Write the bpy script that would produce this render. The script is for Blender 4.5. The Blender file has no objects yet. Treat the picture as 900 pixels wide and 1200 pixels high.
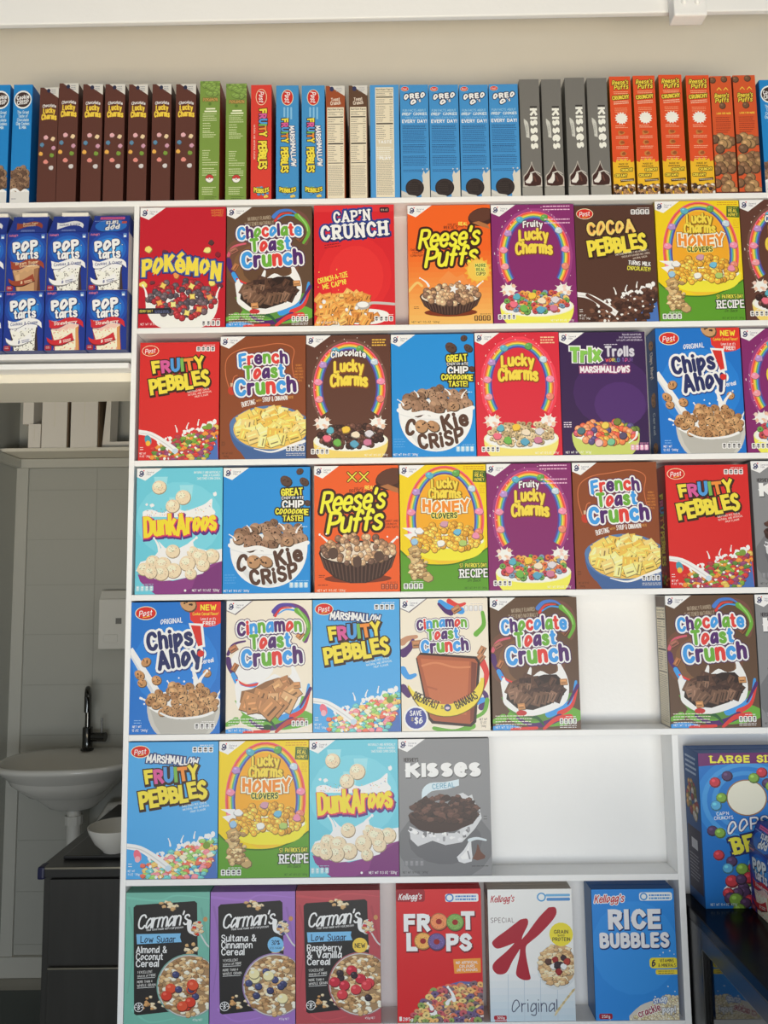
import bpy, bmesh, math, random
from math import sin, cos, pi, radians
from mathutils import Vector, Matrix, Euler
from mathutils.geometry import delaunay_2d_cdt, tessellate_polygon

SC = bpy.context.scene
COL = SC.collection
# ------------------------------------------------------------------ camera, world, lights, exposure
F_PX = 902.0                                   # focal length in pixels of a 900 x 1200 frame
CAM = Vector((0.0, -1.68, 1.42))
PITCH, YAW, ROLL = radians(5.75), radians(0.13), radians(0.709)
ROT = Matrix.Rotation(YAW, 3, 'Z') @ Matrix.Rotation(PITCH, 3, 'X') @ Matrix.Rotation(ROLL, 3, 'Y')
cd = bpy.data.cameras.new('camera')
cd.sensor_fit = 'VERTICAL'; cd.sensor_height = 36.0; cd.lens = 36.0 * F_PX / 1200.0
cam = bpy.data.objects.new('camera', cd); COL.objects.link(cam)
cam.location = CAM
cam.rotation_euler = (ROT @ Matrix.Rotation(pi / 2, 3, 'X')).to_euler()
cd.clip_start = 0.02
SC.camera = cam

def at(px, py, Y=0.0):
    """the point of the vertical plane y = Y seen at a photo pixel"""
    d = ROT @ Vector(((px - 450) / F_PX, 1.0, -(py - 600) / F_PX))
    return CAM + d * ((Y - CAM.y) / d.y)

def srgb(c):
    return tuple((v / 255 / 12.92) if v <= 10.3 else ((v / 255 + .055) / 1.055) ** 2.4 for v in c)

world = bpy.data.worlds.new('world'); SC.world = world; world.use_nodes = True
bg = world.node_tree.nodes['Background']
bg.inputs['Color'].default_value = (0.80, 0.90, 1.0, 1); bg.inputs['Strength'].default_value = 0.26

def area(name, loc, target, sx, sy, power, color):
    l = bpy.data.lights.new(name, 'AREA'); l.shape = 'RECTANGLE'; l.size = sx; l.size_y = sy
    l.energy = power; l.color = color
    o = bpy.data.objects.new(name, l); COL.objects.link(o); o.location = loc
    o.rotation_euler = (Vector(target) - Vector(loc)).to_track_quat('-Z', 'Y').to_euler()
    return o
area('shopfront_daylight', (0.4, -3.2, 0.45), (0.2, 0, 0.6), 3.0, 0.85, 52, (0.85, 0.925, 1.0))
area('shop_warm_light', (-0.1, -3.0, 2.1), (0, 0, 2.75), 3.0, 0.5, 14, (1.0, 0.84, 0.60))
up = area('added_upward_fill', (0.0, -2.9, 0.12), (0, 0.2, 2.75), 3.2, 0.9, 24, (1.0, 0.82, 0.55)); up.data.spread = radians(68)  # added warm fill aimed up at the recess wall and soffit, no real source
area('back_room_fill', (-0.25, 0.6, 1.9), (-1.0, 1.1, 1.0), 0.3, 0.3, 1.0, (1.0, 0.98, 0.88))  # unseen fill added to brighten the back room
SC.view_settings.view_transform = 'Standard'; SC.view_settings.look = 'None'
SC.view_settings.exposure = 0.0; SC.view_settings.gamma = 1.0
SC.view_settings.use_curve_mapping = False

# ------------------------------------------------------------------ materials
def mat(name, rgb, rough=0.5, spec=0.4, bump=0.0, bscale=60, metal=0.0, var=0.0, vscale=(4, 4, 4), coat=0.0):
    m = bpy.data.materials.new(name); m.use_nodes = True
    nt = m.node_tree; b = nt.nodes['Principled BSDF']
    c = srgb(rgb)
    b.inputs['Base Color'].default_value = (*c, 1); b.inputs['Roughness'].default_value = rough
    b.inputs['Specular IOR Level'].default_value = spec; b.inputs['Metallic'].default_value = metal
    b.inputs['Coat Weight'].default_value = coat
    if bump or var:
        tc = nt.nodes.new('ShaderNodeTexCoord'); mp = nt.nodes.new('ShaderNodeMapping')
        nt.links.new(tc.outputs['Object'], mp.inputs['Vector']); mp.inputs['Scale'].default_value = vscale
    if var:
        n = nt.nodes.new('ShaderNodeTexNoise'); n.inputs['Scale'].default_value = 3; n.inputs['Detail'].default_value = 6
        nt.links.new(mp.outputs['Vector'], n.inputs['Vector'])
        r = nt.nodes.new('ShaderNodeMapRange'); r.inputs['To Min'].default_value = 1 - var; r.inputs['To Max'].default_value = 1 + var
        nt.links.new(n.outputs['Fac'], r.inputs['Value'])
        mx = nt.nodes.new('ShaderNodeVectorMath'); mx.operation = 'SCALE'; mx.inputs[0].default_value = c
        nt.links.new(r.outputs['Result'], mx.inputs['Scale']); nt.links.new(mx.outputs['Vector'], b.inputs['Base Color'])
    if bump:
        n = nt.nodes.new('ShaderNodeTexNoise'); n.inputs['Scale'].default_value = bscale; n.inputs['Detail'].default_value = 4
        nt.links.new(tc.outputs['Object'], n.inputs['Vector'])
        bp = nt.nodes.new('ShaderNodeBump'); bp.inputs['Strength'].default_value = bump; bp.inputs['Distance'].default_value = 0.002
        nt.links.new(n.outputs['Fac'], bp.inputs['Height']); nt.links.new(bp.outputs['Normal'], b.inputs['Normal'])
    return m
M = {}
M['white_paint'] = mat('white_painted_wood', (241, 241, 240), 0.38, 0.4, 0.25, 90, var=.015)
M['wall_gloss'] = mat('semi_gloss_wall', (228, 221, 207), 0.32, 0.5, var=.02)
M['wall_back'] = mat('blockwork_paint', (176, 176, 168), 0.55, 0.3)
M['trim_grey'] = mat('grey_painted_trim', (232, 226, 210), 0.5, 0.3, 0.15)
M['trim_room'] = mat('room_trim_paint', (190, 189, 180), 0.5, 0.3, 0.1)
M['floor'] = mat('grey_floor', (172, 169, 160), 0.45, 0.4, 0.1, var=.08)
M['mat_dark'] = mat('dark_floor_mat', (104, 110, 108), 0.85, 0.1, 0.4, 300)
M['ceramic'] = mat('white_ceramic', (205, 203, 196), 0.12, 0.5)
M['plastic_white'] = mat('white_plastic', (214, 213, 206), 0.35, 0.4)
M['chrome_dark'] = mat('dark_chrome', (92, 92, 90), 0.14, 0.5, metal=1)
M['cab_black'] = mat('black_cabinet', (44, 43, 40), 0.34, 0.6, 0.1, var=.35, vscale=(14, 14, 1.2))
M['cab_top'] = mat('dark_benchtop', (44, 44, 43), 0.3, 0.5)
M['alu'] = mat('aluminium_edge', (170, 165, 150), 0.3, 0.5, metal=1)
M['blue_cap'] = mat('navy_corner_cap', (22, 24, 60), 0.4, 0.4)
M['black_gloss'] = mat('black_gloss', (10, 10, 11), 0.05, 0.9)
M['black_top'] = mat('black_counter_top', (10, 10, 11), 0.22, 0.1)
M['black_matt'] = mat('black_edge', (16, 16, 17), 0.3, 0.5)
M['carton_white'] = mat('white_carton', (236, 230, 220), 0.6, 0.2)
M['kraft'] = mat('kraft_board', (110, 92, 74), 0.8, 0.1)
M['card_tab'] = mat('white_card', (236, 232, 220), 0.5, 0.2)

def print_mat():
    m = bpy.data.materials.new('printed_card'); m.use_nodes = True
    nt = m.node_tree; b = nt.nodes['Principled BSDF']
    a = nt.nodes.new('ShaderNodeVertexColor'); a.layer_name = 'ink'
    nt.links.new(a.outputs['Color'], b.inputs['Base Color'])
    b.inputs['Roughness'].default_value = 0.36; b.inputs['Specular IOR Level'].default_value = 0.3
    return m
PRINT = print_mat()
_card = {}
def card(rgb):
    if rgb not in _card: _card[rgb] = mat('card_%d_%d_%d' % rgb, rgb, 0.4, 0.3)
    return _card[rgb]

# ------------------------------------------------------------------ mesh helpers
def link(name, me, parent=None, loc=None):
    o = bpy.data.objects.new(name, me); COL.objects.link(o)
    if parent is not None: o.parent = parent
    if loc is not None: o.location = loc
    return o
def tag(o, label, cat, group=None):
    o['label'] = label; o['category'] = cat
    if group: o['group'] = group
    return o
def struct(o):
    o['kind'] = 'structure'; return o
def empty(name, loc=(0, 0, 0)):
    o = bpy.data.objects.new(name, None); COL.objects.link(o); o.location = loc; o.empty_display_size = .05
    return o
def bm_box(bm, a, b, bev=0.0, mi=0):
    x0, y0, z0 = a; x1, y1, z1 = b
    v = [bm.verts.new(p) for p in ((x0, y0, z0), (x1, y0, z0), (x1, y1, z0), (x0, y1, z0), (x0, y0, z1), (x1, y0, z1), (x1, y1, z1), (x0, y1, z1))]
    fs = [bm.faces.new([v[i] for i in q]) for q in ((0, 3, 2, 1), (4, 5, 6, 7), (0, 1, 5, 4), (1, 2, 6, 5), (2, 3, 7, 6), (3, 0, 4, 7))]
    for f in fs: f.material_index = mi
    if bev:
        es = {e for f in fs for e in f.edges}
        bmesh.ops.bevel(bm, geom=list(es), offset=bev, segments=2, affect='EDGES', profile=.6)
def finish(bm, name, mats, smooth=False):
    me = bpy.data.meshes.new(name); bm.normal_update(); bm.to_mesh(me); bm.free()
    for m in (mats if isinstance(mats, (list, tuple)) else [mats]): me.materials.append(m)
    if smooth:
        for p in me.polygons: p.use_smooth = True
    return me
def box(name, a, b, m, parent=None, bev=0.0, loc=None):
    bm = bmesh.new(); bm_box(bm, a, b, bev)
    return link(name, finish(bm, name, m), parent, loc)
def bm_tube(bm, pts, r, n=14, caps=True):
    rings = []
    up = Vector((0.13, 0.31, 0.94))
    for i, p in enumerate(pts):
        p = Vector(p)
        d = (Vector(pts[min(i + 1, len(pts) - 1)]) - Vector(pts[max(i - 1, 0)])).normalized()
        u = d.cross(up).normalized(); w = d.cross(u)
        rr = r[i] if isinstance(r, (list, tuple)) else r
        rings.append([bm.verts.new(p + (u * cos(2 * pi * k / n) + w * sin(2 * pi * k / n)) * rr) for k in range(n)])
    for a, b in zip(rings, rings[1:]):
        for k in range(n): bm.faces.new((a[k], a[(k + 1) % n], b[(k + 1) % n], b[k]))
    if caps:
        bm.faces.new(rings[0][::-1]); bm.faces.new(rings[-1])
    bmesh.ops.recalc_face_normals(bm, faces=bm.faces)
def tube(name, pts, r, m, parent=None, n=14, smooth=True):
    bm = bmesh.new(); bm_tube(bm, pts, r, n)
    me = finish(bm, name, m, smooth)
    if smooth: me.set_sharp_from_angle(angle=radians(50))
    return link(name, me, parent)
def lathe(name, prof, m, parent=None, n=40, loc=None, sx=1, sy=1):
    bm = bmesh.new(); rings = []
    for r, z in prof:
        rings.append([bm.verts.new((r * cos(2 * pi * k / n) * sx, r * sin(2 * pi * k / n) * sy, z)) for k in range(n)])
    for a, b in zip(rings, rings[1:]):
        for k in range(n): bm.faces.new((a[k], a[(k + 1) % n], b[(k + 1) % n], b[k]))
    bm.faces.new(rings[0][::-1]); bm.faces.new(rings[-1])
    bmesh.ops.recalc_face_normals(bm, faces=bm.faces)
    me = finish(bm, name, m, True); me.set_sharp_from_angle(angle=radians(60))
    return link(name, me, parent, loc)

# ------------------------------------------------------------------ stroke lettering
# each letter is drawn as pen strokes on a grid: capitals 10 high, small letters 7; ~ is a smooth stroke, o is an ellipse
G = {
'A': (7, '0 0 3.5 10 7 0|1.3 3.2 5.7 3.2'), 'B': (5.8, '0 0 0 10|~0 10 3 10 5 9 5 6.4 3 5.3 0 5.3|~0 5.3 3.2 5.3 5.7 4 5.7 1.3 3.4 0 0 0'),
'C': (6, '~6 8 4.8 9.6 3.2 10 1 8.8 0 5 1 1.2 3.2 0 4.8 .4 6 2'), 'D': (6, '0 0 0 10|~0 10 3 9.8 5.4 8.2 6 5 5.4 1.8 3 .2 0 0'),
'E': (5.2, '5.2 10 0 10 0 0 5.2 0|0 5.2 4.6 5.2'), 'F': (5, '5 10 0 10 0 0|0 5.2 4.5 5.2'),
'G': (6.2, '~6 8 4.8 9.6 3.2 10 1 8.8 0 5 1 1.2 3.2 0 5 .5 6.2 2|6.2 2 6.2 4.6 3.8 4.6'), 'H': (6, '0 0 0 10|6 0 6 10|0 5.2 6 5.2'),
'I': (0.2, '0 0 0 10'), 'J': (4, '4 10 4 3|~4 3 3.4 .6 2 0 .6 .6 0 2.4'), 'K': (5.8, '0 0 0 10|5.6 10 0 4.4|2 6.2 5.8 0'),
'L': (4.8, '0 10 0 0 4.8 0'), 'M': (8, '0 0 .5 10 4 3 7.5 10 8 0'), 'N': (6, '0 0 0 10 6 0 6 10'), 'O': (6.6, 'o3.3 5 3.3 5'),
'P': (5.6, '0 0 0 10|~0 10 3.2 10 5.6 9 5.6 5.8 3.2 4.6 0 4.6'), 'Q': (6.6, 'o3.3 5 3.3 5|4 2.5 6.8 -.6'),
'R': (5.8, '0 0 0 10|~0 10 3.2 10 5.5 9 5.5 6 3.2 5 0 5|2.6 5 5.8 0'),
'S': (5.4, '~5.2 8.4 4.2 9.7 2.7 10 .8 9.3 .2 7.4 1.2 5.9 2.9 5.1 4.6 4.2 5.4 2.6 4.6 .7 2.7 0 1.2 .3 0 1.6'),
'T': (6, '0 10 6 10|3 10 3 0'), 'U': (6, '0 10 0 4|~0 4 .6 1.2 3 0 5.4 1.2 6 4|6 4 6 10'), 'V': (6.4, '0 10 3.2 0 6.4 10'),
'W': (9, '0 10 2.2 0 4.5 7.5 6.8 0 9 10'), 'X': (6, '0 10 6 0|6 10 0 0'), 'Y': (6.2, '0 10 3.1 5 6.2 10|3.1 5 3.1 0'), 'Z': (5.6, '0 10 5.6 10 0 0 5.6 0'),
'a': (5, 'o2.5 3.5 2.5 3.5|5 7 5 0'), 'b': (5, '0 10 0 0|o2.5 3.5 2.5 3.5'), 'c': (4.8, '~4.8 5.6 3.9 6.8 2.6 7 .7 5.8 0 3.5 .7 1.2 2.6 0 3.9 .2 4.8 1.4'),
'd': (5, 'o2.5 3.5 2.5 3.5|5 10 5 0'), 'e': (5, '.1 3.6 5 3.6|~5 3.6 4.6 5.9 2.6 7 .6 5.8 0 3.5 .7 1.1 2.7 0 4.1 .4 4.9 1.5'),
'f': (4, '~4.4 8.8 3.8 9.9 2.6 10 1.7 9 1.5 7|1.5 7 1.5 0|0 5.8 3.4 5.8'), 'g': (5, 'o2.5 3.5 2.5 3.5|5 7 5 -1|~5 -1 4.3 -2.8 2.5 -3.2 .6 -2.4'),
'h': (4.8, '0 10 0 0|~0 4.4 1.2 6.5 2.8 7 4.3 6.2 4.8 4.2|4.8 4.2 4.8 0'), 'i': (.2, '0 7 0 0|0 9.9 0 9.6'), 'j': (2, '2 7 2 -1|~2 -1 1.4 -2.8 0 -3|2 9.9 2 9.6'),
'k': (4.8, '0 10 0 0|4.4 7 0 3|1.7 4.4 4.8 0'), 'l': (.2, '0 10 0 0'), 'm': (8, '0 7 0 0|~0 4.4 1 6.5 2.2 7 3.6 6.3 4 4.2|4 4.2 4 0|~4 4.4 5 6.5 6.2 7 7.6 6.3 8 4.2|8 4.2 8 0'),
'n': (4.8, '0 7 0 0|~0 4.4 1.2 6.5 2.8 7 4.3 6.2 4.8 4.2|4.8 4.2 4.8 0'), 'o': (5.2, 'o2.6 3.5 2.6 3.5'), 'p': (5, '0 7 0 -3.2|o2.5 3.5 2.5 3.5'),
'q': (5, '5 7 5 -3.2|o2.5 3.5 2.5 3.5'), 'r': (3.4, '0 7 0 0|~0 4.4 1 6.4 3.4 6.8'), 's': (4.4, '~4.2 5.9 3.3 6.9 2.2 7 .6 6.4 .4 5 2.2 3.7 4 2.7 4.3 1.3 3.4 .2 2.1 0 .9 .2 0 1.2'),
't': (3.2, '1.4 9.4 1.4 1.6|~1.4 1.6 1.8 .3 3.2 .2|0 6.8 3 6.8'), 'u': (4.8, '0 7 0 2.8|~0 2.8 .5 .8 2 0 3.6 .5 4.8 2.6|4.8 7 4.8 0'), 'v': (5, '0 7 2.5 0 5 7'),
'w': (7.4, '0 7 1.9 0 3.7 5.6 5.5 0 7.4 7'), 'x': (4.8, '0 7 4.8 0|4.8 7 0 0'), 'y': (5.2, '0 7 2.7 .2|5.2 7 1.6 -3.2'), 'z': (4.4, '0 7 4.4 7 0 0 4.4 0'),
'0': (5.6, 'o2.8 5 2.8 5'), '1': (2, '0 8 2 10 2 0'), '2': (5.2, '~.2 7.8 1 9.6 2.7 10 4.8 9 5 7 3.4 4.4 0 0|0 0 5.2 0'), '3': (5, '~0 9 2.4 10 4.6 9 4.5 6.4 2 5.3|~2 5.3 4.8 4.4 5 1.6 2.6 0 0 1'),
'4': (5.6, '4.2 0 4.2 10 0 3 5.6 3'), '5': (5, '4.8 10 .6 10 .3 5.6|~.3 5.6 2.6 6.3 4.8 5 4.9 2 2.8 0 0 1'), '6': (5.2, '~4.4 9.6 2 8.6 .2 4.6|o2.6 3.1 2.5 3.1'), '7': (5, '0 10 5 10 1.8 0'),
'8': (5.2, 'o2.6 7.6 2.2 2.4|o2.6 2.6 2.6 2.6'), '9': (5.2, 'o2.6 6.9 2.5 3.1|~5 5.4 3.2 1.4 .8 .4'), '!': (.4, '.2 10 .2 3.4|.2 .2 .2 0'), "'": (.6, '.4 10 0 7.6'), '&': (6.6, '~6.4 4.4 4.6 .8 2.4 0 .2 1.2 .4 3.6 3.6 6.4 4 9 2.4 10 1 8.8 1.8 6.4|2 6 6.4 0'),
'.': (.3, '0 .2 0 0'), ',': (.6, '.5 .4 0 -1.6'), '-': (3, '0 4 3 4'), '%': (7, 'o1.6 8 1.6 1.8|o5.4 2 1.6 1.8|6 10 1 0'), '$': (5.4, '~5.2 8.2 4.2 9.4 2.7 9.6 .8 9 .2 7.4 1.2 5.9 2.9 5.1 4.6 4.2 5.4 2.6 4.6 .9 2.7 .3 1.2 .6 0 1.8|2.7 11 2.7 -1'), ' ': (2.6, ''),
'\u00e9': (5, '.1 3.6 5 3.6|~5 3.6 4.6 5.9 2.6 7 .6 5.8 0 3.5 .7 1.1 2.7 0 4.1 .4 4.9 1.5|2.2 9 4.2 10.6'), '*': (3, '0 8.4 3 8.4'), '\u0113': (6, '.1 4.4 6 4.4|~6 4.4 5.4 7.4 3.1 8.6 .8 7 0 4.3 .8 1.3 3.2 0 5 .5 6 1.8|2.6 11.4 5 13.4'),
}
def catmull(p, k=3):
    out = []
    for i in range(len(p) - 1):
        a = p[max(i - 1, 0)]; b = p[i]; c = p[i + 1]; d = p[min(i + 2, len(p) - 1)]
        for j in range(k):
            t = j / k
            out.append(tuple(.5 * (2 * b[m] + (c[m] - a[m]) * t + (2 * a[m] - 5 * b[m] + 4 * c[m] - d[m]) * t * t + (3 * b[m] - a[m] - 3 * c[m] + d[m]) * t ** 3) for m in (0, 1)))
    out.append(tuple(p[-1])); return out
_gc = {}
def glyph(ch):
    if ch not in _gc:
        adv, s = G.get(ch, G['*']); st = []
        for part in s.split('|'):
            if not part: continue
            if part[0] == 'o':
                a, b, rx, ry = map(float, part[1:].split())
                st.append(([(a + rx * cos(2 * pi * i / 14), b + ry * sin(2 * pi * i / 12)) for i in range(12)], True))
            else:
                sm = part[0] == '~'; v = list(map(float, part.lstrip('~').split())); pts = list(zip(v[::2], v[1::2]))
                st.append((catmull(pts) if sm else pts, False))
        _gc[ch] = (adv, st)
    return _gc[ch]

def within(p, x, y):
    c = False; x0, y0 = p[-1]
    for x1, y1 in p:
        if (y1 > y) != (y0 > y) and x < (x0 - x1) * (y - y1) / (y0 - y1) + x1: c = not c
        x0, y0 = x1, y1
    return c
def simple(p):
    n = len(p)
    for i in range(n - 2):
        ax, ay = p[i]; bx, by = p[i + 1]; ux, uy = bx - ax, by - ay
        lo, hi = min(ax, bx), max(ax, bx); l2, h2 = min(ay, by), max(ay, by)
        for j in range(i + 2, n - (i == 0)):
            cx, cy = p[j]; dx, dy = p[(j + 1) % n]
            if (cx < lo and dx < lo) or (cx > hi and dx > hi) or (cy < l2 and dy < l2) or (cy > h2 and dy > h2): continue
            if (ux * (cy - ay) - uy * (cx - ax)) * (ux * (dy - ay) - uy * (dx - ax)) <= 0:
                vx, vy = dx - cx, dy - cy
                if (vx * (ay - cy) - vy * (ax - cx)) * (vx * (by - cy) - vy * (bx - cx)) <= 0: return False
    return True

class Art:
    """a printed panel: flat shapes laid over one another, u to the right and v down, merged into one plane sheet of coloured faces"""
    def __init__(s, W, H, base):
        s.W, s.H = W, H; s.P = []; s.C = []; s.base = base
        s.poly([(0, 0), (W, 0), (W, H), (0, H)], base); s.rng = random.Random(7)
    def poly(s, pts, c):
        pts = [q for i, q in enumerate(pts) if abs(q[0] - pts[i - 1][0]) + abs(q[1] - pts[i - 1][1]) > .012]
        if len(pts) < 3: return
        a = sum(pts[i - 1][0] * pts[i][1] - pts[i][0] * pts[i - 1][1] for i in range(len(pts)))
        if abs(a) < 4e-3: return
        if len(pts) > 5 and not simple(pts):     # a crossed outline goes down as triangles
            for t in tessellate_polygon([[Vector((x, y, 0)) for x, y in pts]]): s.poly([pts[i] for i in t], c)
            return
        s.P.append(list(pts) if a > 0 else list(pts)[::-1]); s.C.append(c)
    def rect(s, x, y, w, h, c, rot=0, r=0):
        if r:
            pts = []
            for (cx, cy, a0) in ((x + w - r, y + h - r, 0), (x + r, y + h - r, 90), (x + r, y + r, 180), (x + w - r, y + r, 270)):
                pts += [(cx + r * cos(radians(a0 + t)), cy + r * sin(radians(a0 + t))) for t in (0, 30, 60, 90)]
        else: pts = [(x, y), (x + w, y), (x + w, y + h), (x, y + h)]
        if rot: pts = s.turn(pts, x + w / 2, y + h / 2, rot)
        s.poly(pts, c)
    @staticmethod
    def turn(pts, cx, cy, rot):
        a = -radians(rot); return [(cx + (x - cx) * cos(a) - (y - cy) * sin(a), cy + (x - cx) * sin(a) + (y - cy) * cos(a)) for x, y in pts]
    def ell(s, cx, cy, rx, ry, c, rot=0, n=18, a0=0, a1=360):
        full = a1 - a0 >= 360; n = min(n, max(6, int(7 + 2.2 * max(rx, ry))))
        pts = [(cx + rx * cos(radians(a0 + (a1 - a0) * i / n)), cy + ry * sin(radians(a0 + (a1 - a0) * i / n))) for i in range(n if full else n + 1)]
        s.poly(s.turn(pts, cx, cy, rot) if rot else pts, c)
    def blob(s, cx, cy, r, c, jag=.2, n=10, sy=1, seed=None):
        g = random.Random(seed) if seed is not None else s.rng
        s.poly([(cx + r * (1 + g.uniform(-jag, jag)) * cos(2 * pi * i / n), cy + r * sy * (1 + g.uniform(-jag, jag)) * sin(2 * pi * i / n)) for i in range(n)], c)
    def star(s, cx, cy, r0, r1, n, c, rot=0, sy=1):
        s.poly([(cx + (r1 if i % 2 else r0) * cos(pi * i / n + rot), cy + sy * (r1 if i % 2 else r0) * sin(pi * i / n + rot)) for i in range(2 * n)], c)
    def ribbon(s, pts, w, c, closed=False, cap='r'):
        """a pen stroke of width w (or a width at each end)"""
        q = [pts[0]]
        for p in pts[1:]:
            if abs(p[0] - q[-1][0]) + abs(p[1] - q[-1][1]) > 1e-3: q.append(p)
        n = len(q)
        if n < 2:
            return s.ell(q[0][0], q[0][1], w / 2, w / 2, c, n=10)
        wd = (lambda i: w[0] + (w[1] - w[0]) * i / (n - 1)) if isinstance(w, (tuple, list)) else (lambda i: w)
        if closed: q = q + [q[0], q[1]]; n = len(q); wd = lambda i: w
        dirs = []
        for i in range(n - 1):
            dx, dy = q[i + 1][0] - q[i][0], q[i + 1][1] - q[i][1]; L = math.hypot(dx, dy) or 1e-6; dirs.append((dx / L, dy / L))
        cuts = [0]
        for i in range(1, n - 1):
            if dirs[i - 1][0] * dirs[i][0] + dirs[i - 1][1] * dirs[i][1] < .72 or i - cuts[-1] >= 6: cuts.append(i)
        cuts.append(n - 1)
        for c0, c1 in zip(cuts, cuts[1:]):
            Lf, Rt = [], []
            for i in range(c0, c1 + 1):
                a_, b_ = dirs[max(i - 1, c0)], dirs[min(i, c1 - 1)]
                tx, ty = a_[0] + b_[0], a_[1] + b_[1]; L = math.hypot(tx, ty) or 1e-6; tx /= L; ty /= L; h = wd(i) / 2
                ex = 0
                if cap == 's' and not closed: ex = -h if i == c0 else (h if i == c1 else 0)
                x, y = q[i][0] + tx * ex, q[i][1] + ty * ex
                Lf.append((x - ty * h, y + tx * h)); Rt.append((x + ty * h, y - tx * h))
            bad = False
            for i in range(len(Lf) - 1):
                dx, dy = dirs[c0 + i]
                if any((b[0] - a[0]) * dx + (b[1] - a[1]) * dy < 1e-3 for a, b in ((Lf[i], Lf[i + 1]), (Rt[i], Rt[i + 1]))): bad = True
            P = list(Lf)
            rnd = lambda k: cap == 'r' or closed or 0 < k < n - 1
            if cap != 's' and wd(c1) > .7 and rnd(c1):
                h = wd(c1) / 2; tx, ty = dirs[c1 - 1]
                P += [(q[c1][0] - ty * h * cos(t) + tx * h * sin(t), q[c1][1] + tx * h * cos(t) + ty * h * sin(t)) for t in ((.8, 1.57, 2.34) if h > .5 else (1.57,))]
            P += Rt[::-1]
            if cap != 's' and wd(c0) > .7 and rnd(c0):
                h = wd(c0) / 2; tx, ty = dirs[c0]
                P += [(q[c0][0] + ty * h * cos(t) - tx * h * sin(t), q[c0][1] - tx * h * cos(t) - ty * h * sin(t)) for t in ((.8, 1.57, 2.34) if h > .5 else (1.57,))]
            bad = bad or not simple(P)
            if bad:                              # a bend tighter than the pen: lay it down piece by piece
                for i in range(c0, c1):
                    (dx, dy), ha, hb = dirs[i], wd(i) / 2, wd(i + 1) / 2; a, b = q[i], q[i + 1]
                    s.poly([(a[0] - dy * ha, a[1] + dx * ha), (b[0] - dy * hb, b[1] + dx * hb), (b[0] + dy * hb, b[1] - dx * hb), (a[0] + dy * ha, a[1] - dx * ha)], c)
                for i in range(c0, c1 + 1):
                    if (i not in (c0, c1) or cap == 'r' or closed or 0 < i < n - 1) and wd(i) > .3: s.ell(q[i][0], q[i][1], wd(i) / 2, wd(i) / 2, c, n=10)
                continue
            s.poly(P, c)
    def path(s, ctrl, w, c, k=5, cap='r'): s.ribbon(catmull(ctrl, k), w, c, cap=cap)
    def arc(s, cx, cy, rx, ry, a0, a1, w, c, n=22, cap='b'):
        s.ribbon([(cx + rx * cos(radians(a0 + (a1 - a0) * i / n)), cy - ry * sin(radians(a0 + (a1 - a0) * i / n))) for i in range(n + 1)], w, c, cap=cap)
    def T(s, t, cx, cy, wd, h, c, w=1.6, out=(), rot=0, slant=0, arch=0, sp=1.0, cap='r', serif=False, tilt=0, jig=0, taper=0):
        """lettering centred at (cx, cy): wd wide, capitals h high, pen width w tenths of the height; out = outlines drawn below, (extra, colour[, du, dv])"""
        k = h / (10 + w); x = w / 2; L = []; g = random.Random(len(t) * 7 + 1)
        for ch in t:
            adv, st = glyph(ch); L.append((ch, x, adv, st, g.uniform(-jig, jig), g.uniform(-jig, jig))); x += adv + w + sp
        tot = max(x - sp - w / 2, .5); kx = wd / tot; ca, sa = cos(radians(rot)), sin(radians(rot))
        low = t == t.lower() and not any(q in 'bdfhklti0123456789' for q in t)
        midy = 3.5 if low else 5
        def pos(gx, gy):
            fx = gx / tot * 2 - 1
            gg = (gy - midy) * (1 + taper * fx) + midy
            X = (gx - tot / 2) * kx + slant * (gg - midy) * k; Y = (gg - midy) * k + arch * (1 - fx * fx) - arch * .6 + tilt * fx
            return (cx + X * ca - Y * sa, cy - (X * sa + Y * ca))
        pk = w * (k + min(kx, k * 1.4)) / 2
        if h < 4.4 and cap == 'r': cap = 'b'
        def run(extra, colr, du=0, dv=0):
            i = 0
            for ch, x0, adv, st, j1, j2 in L:
                if ch == ' ': continue
                cc = colr[i % len(colr)] if isinstance(colr, list) else colr; i += 1
                for pts, closed in st:
                    pp = []
                    for a, b in pts:
                        if jig: b = 5 + (b - 5) * (1 + j1 * .1) + j2; a = a + (b - 5) * j1 * .1
                        u, v = pos(x0 + a, b); pp.append((u + du, v + dv))
                    s.ribbon(pp, pk + extra, cc, closed, cap)
                    if serif and not closed:
                        for e, d in ((0, 1), (-1, -2)):
                            a, b = pts[e], pts[d]
                            if abs(a[1] - b[1]) > 1.4 * abs(a[0] - b[0]) and (a[1] < .6 or a[1] > 9.4 or (ch.islower() and 6.4 < a[1] < 7.2)):
                                hl = .75 + w * .5
                                s.ribbon([tuple(q + o_ for q, o_ in zip(pos(x0 + a[0] + sg * hl, a[1]), (du, dv))) for sg in (-1, 1)], pk * (.45 if w > 2 else .8) + extra, cc, cap='s')
        for o in out: run(o[0], o[1], *(o[2:] if len(o) > 2 else ()))
        run(0, c)
    def words(s, x, y, w, n, gap, c, th=.55, rag=.25, center=False, rot=0):
        """rows of print too fine to read"""
        for i in range(n):
            L = w * (1 - s.rng.uniform(0, rag)); x0 = x + (w - L) / 2 if center else x; e = x0 + L
            while x0 < e - .6:
                d = min(s.rng.uniform(1.5, 4.5), e - x0)
                p = [(x0, y + i * gap - th / 2), (x0 + d, y + i * gap - th / 2), (x0 + d, y + i * gap + th / 2), (x0, y + i * gap + th / 2)]
                s.poly(s.turn(p, x + w / 2, y + n * gap / 2, rot) if rot else p, c); x0 += d + .7
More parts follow.
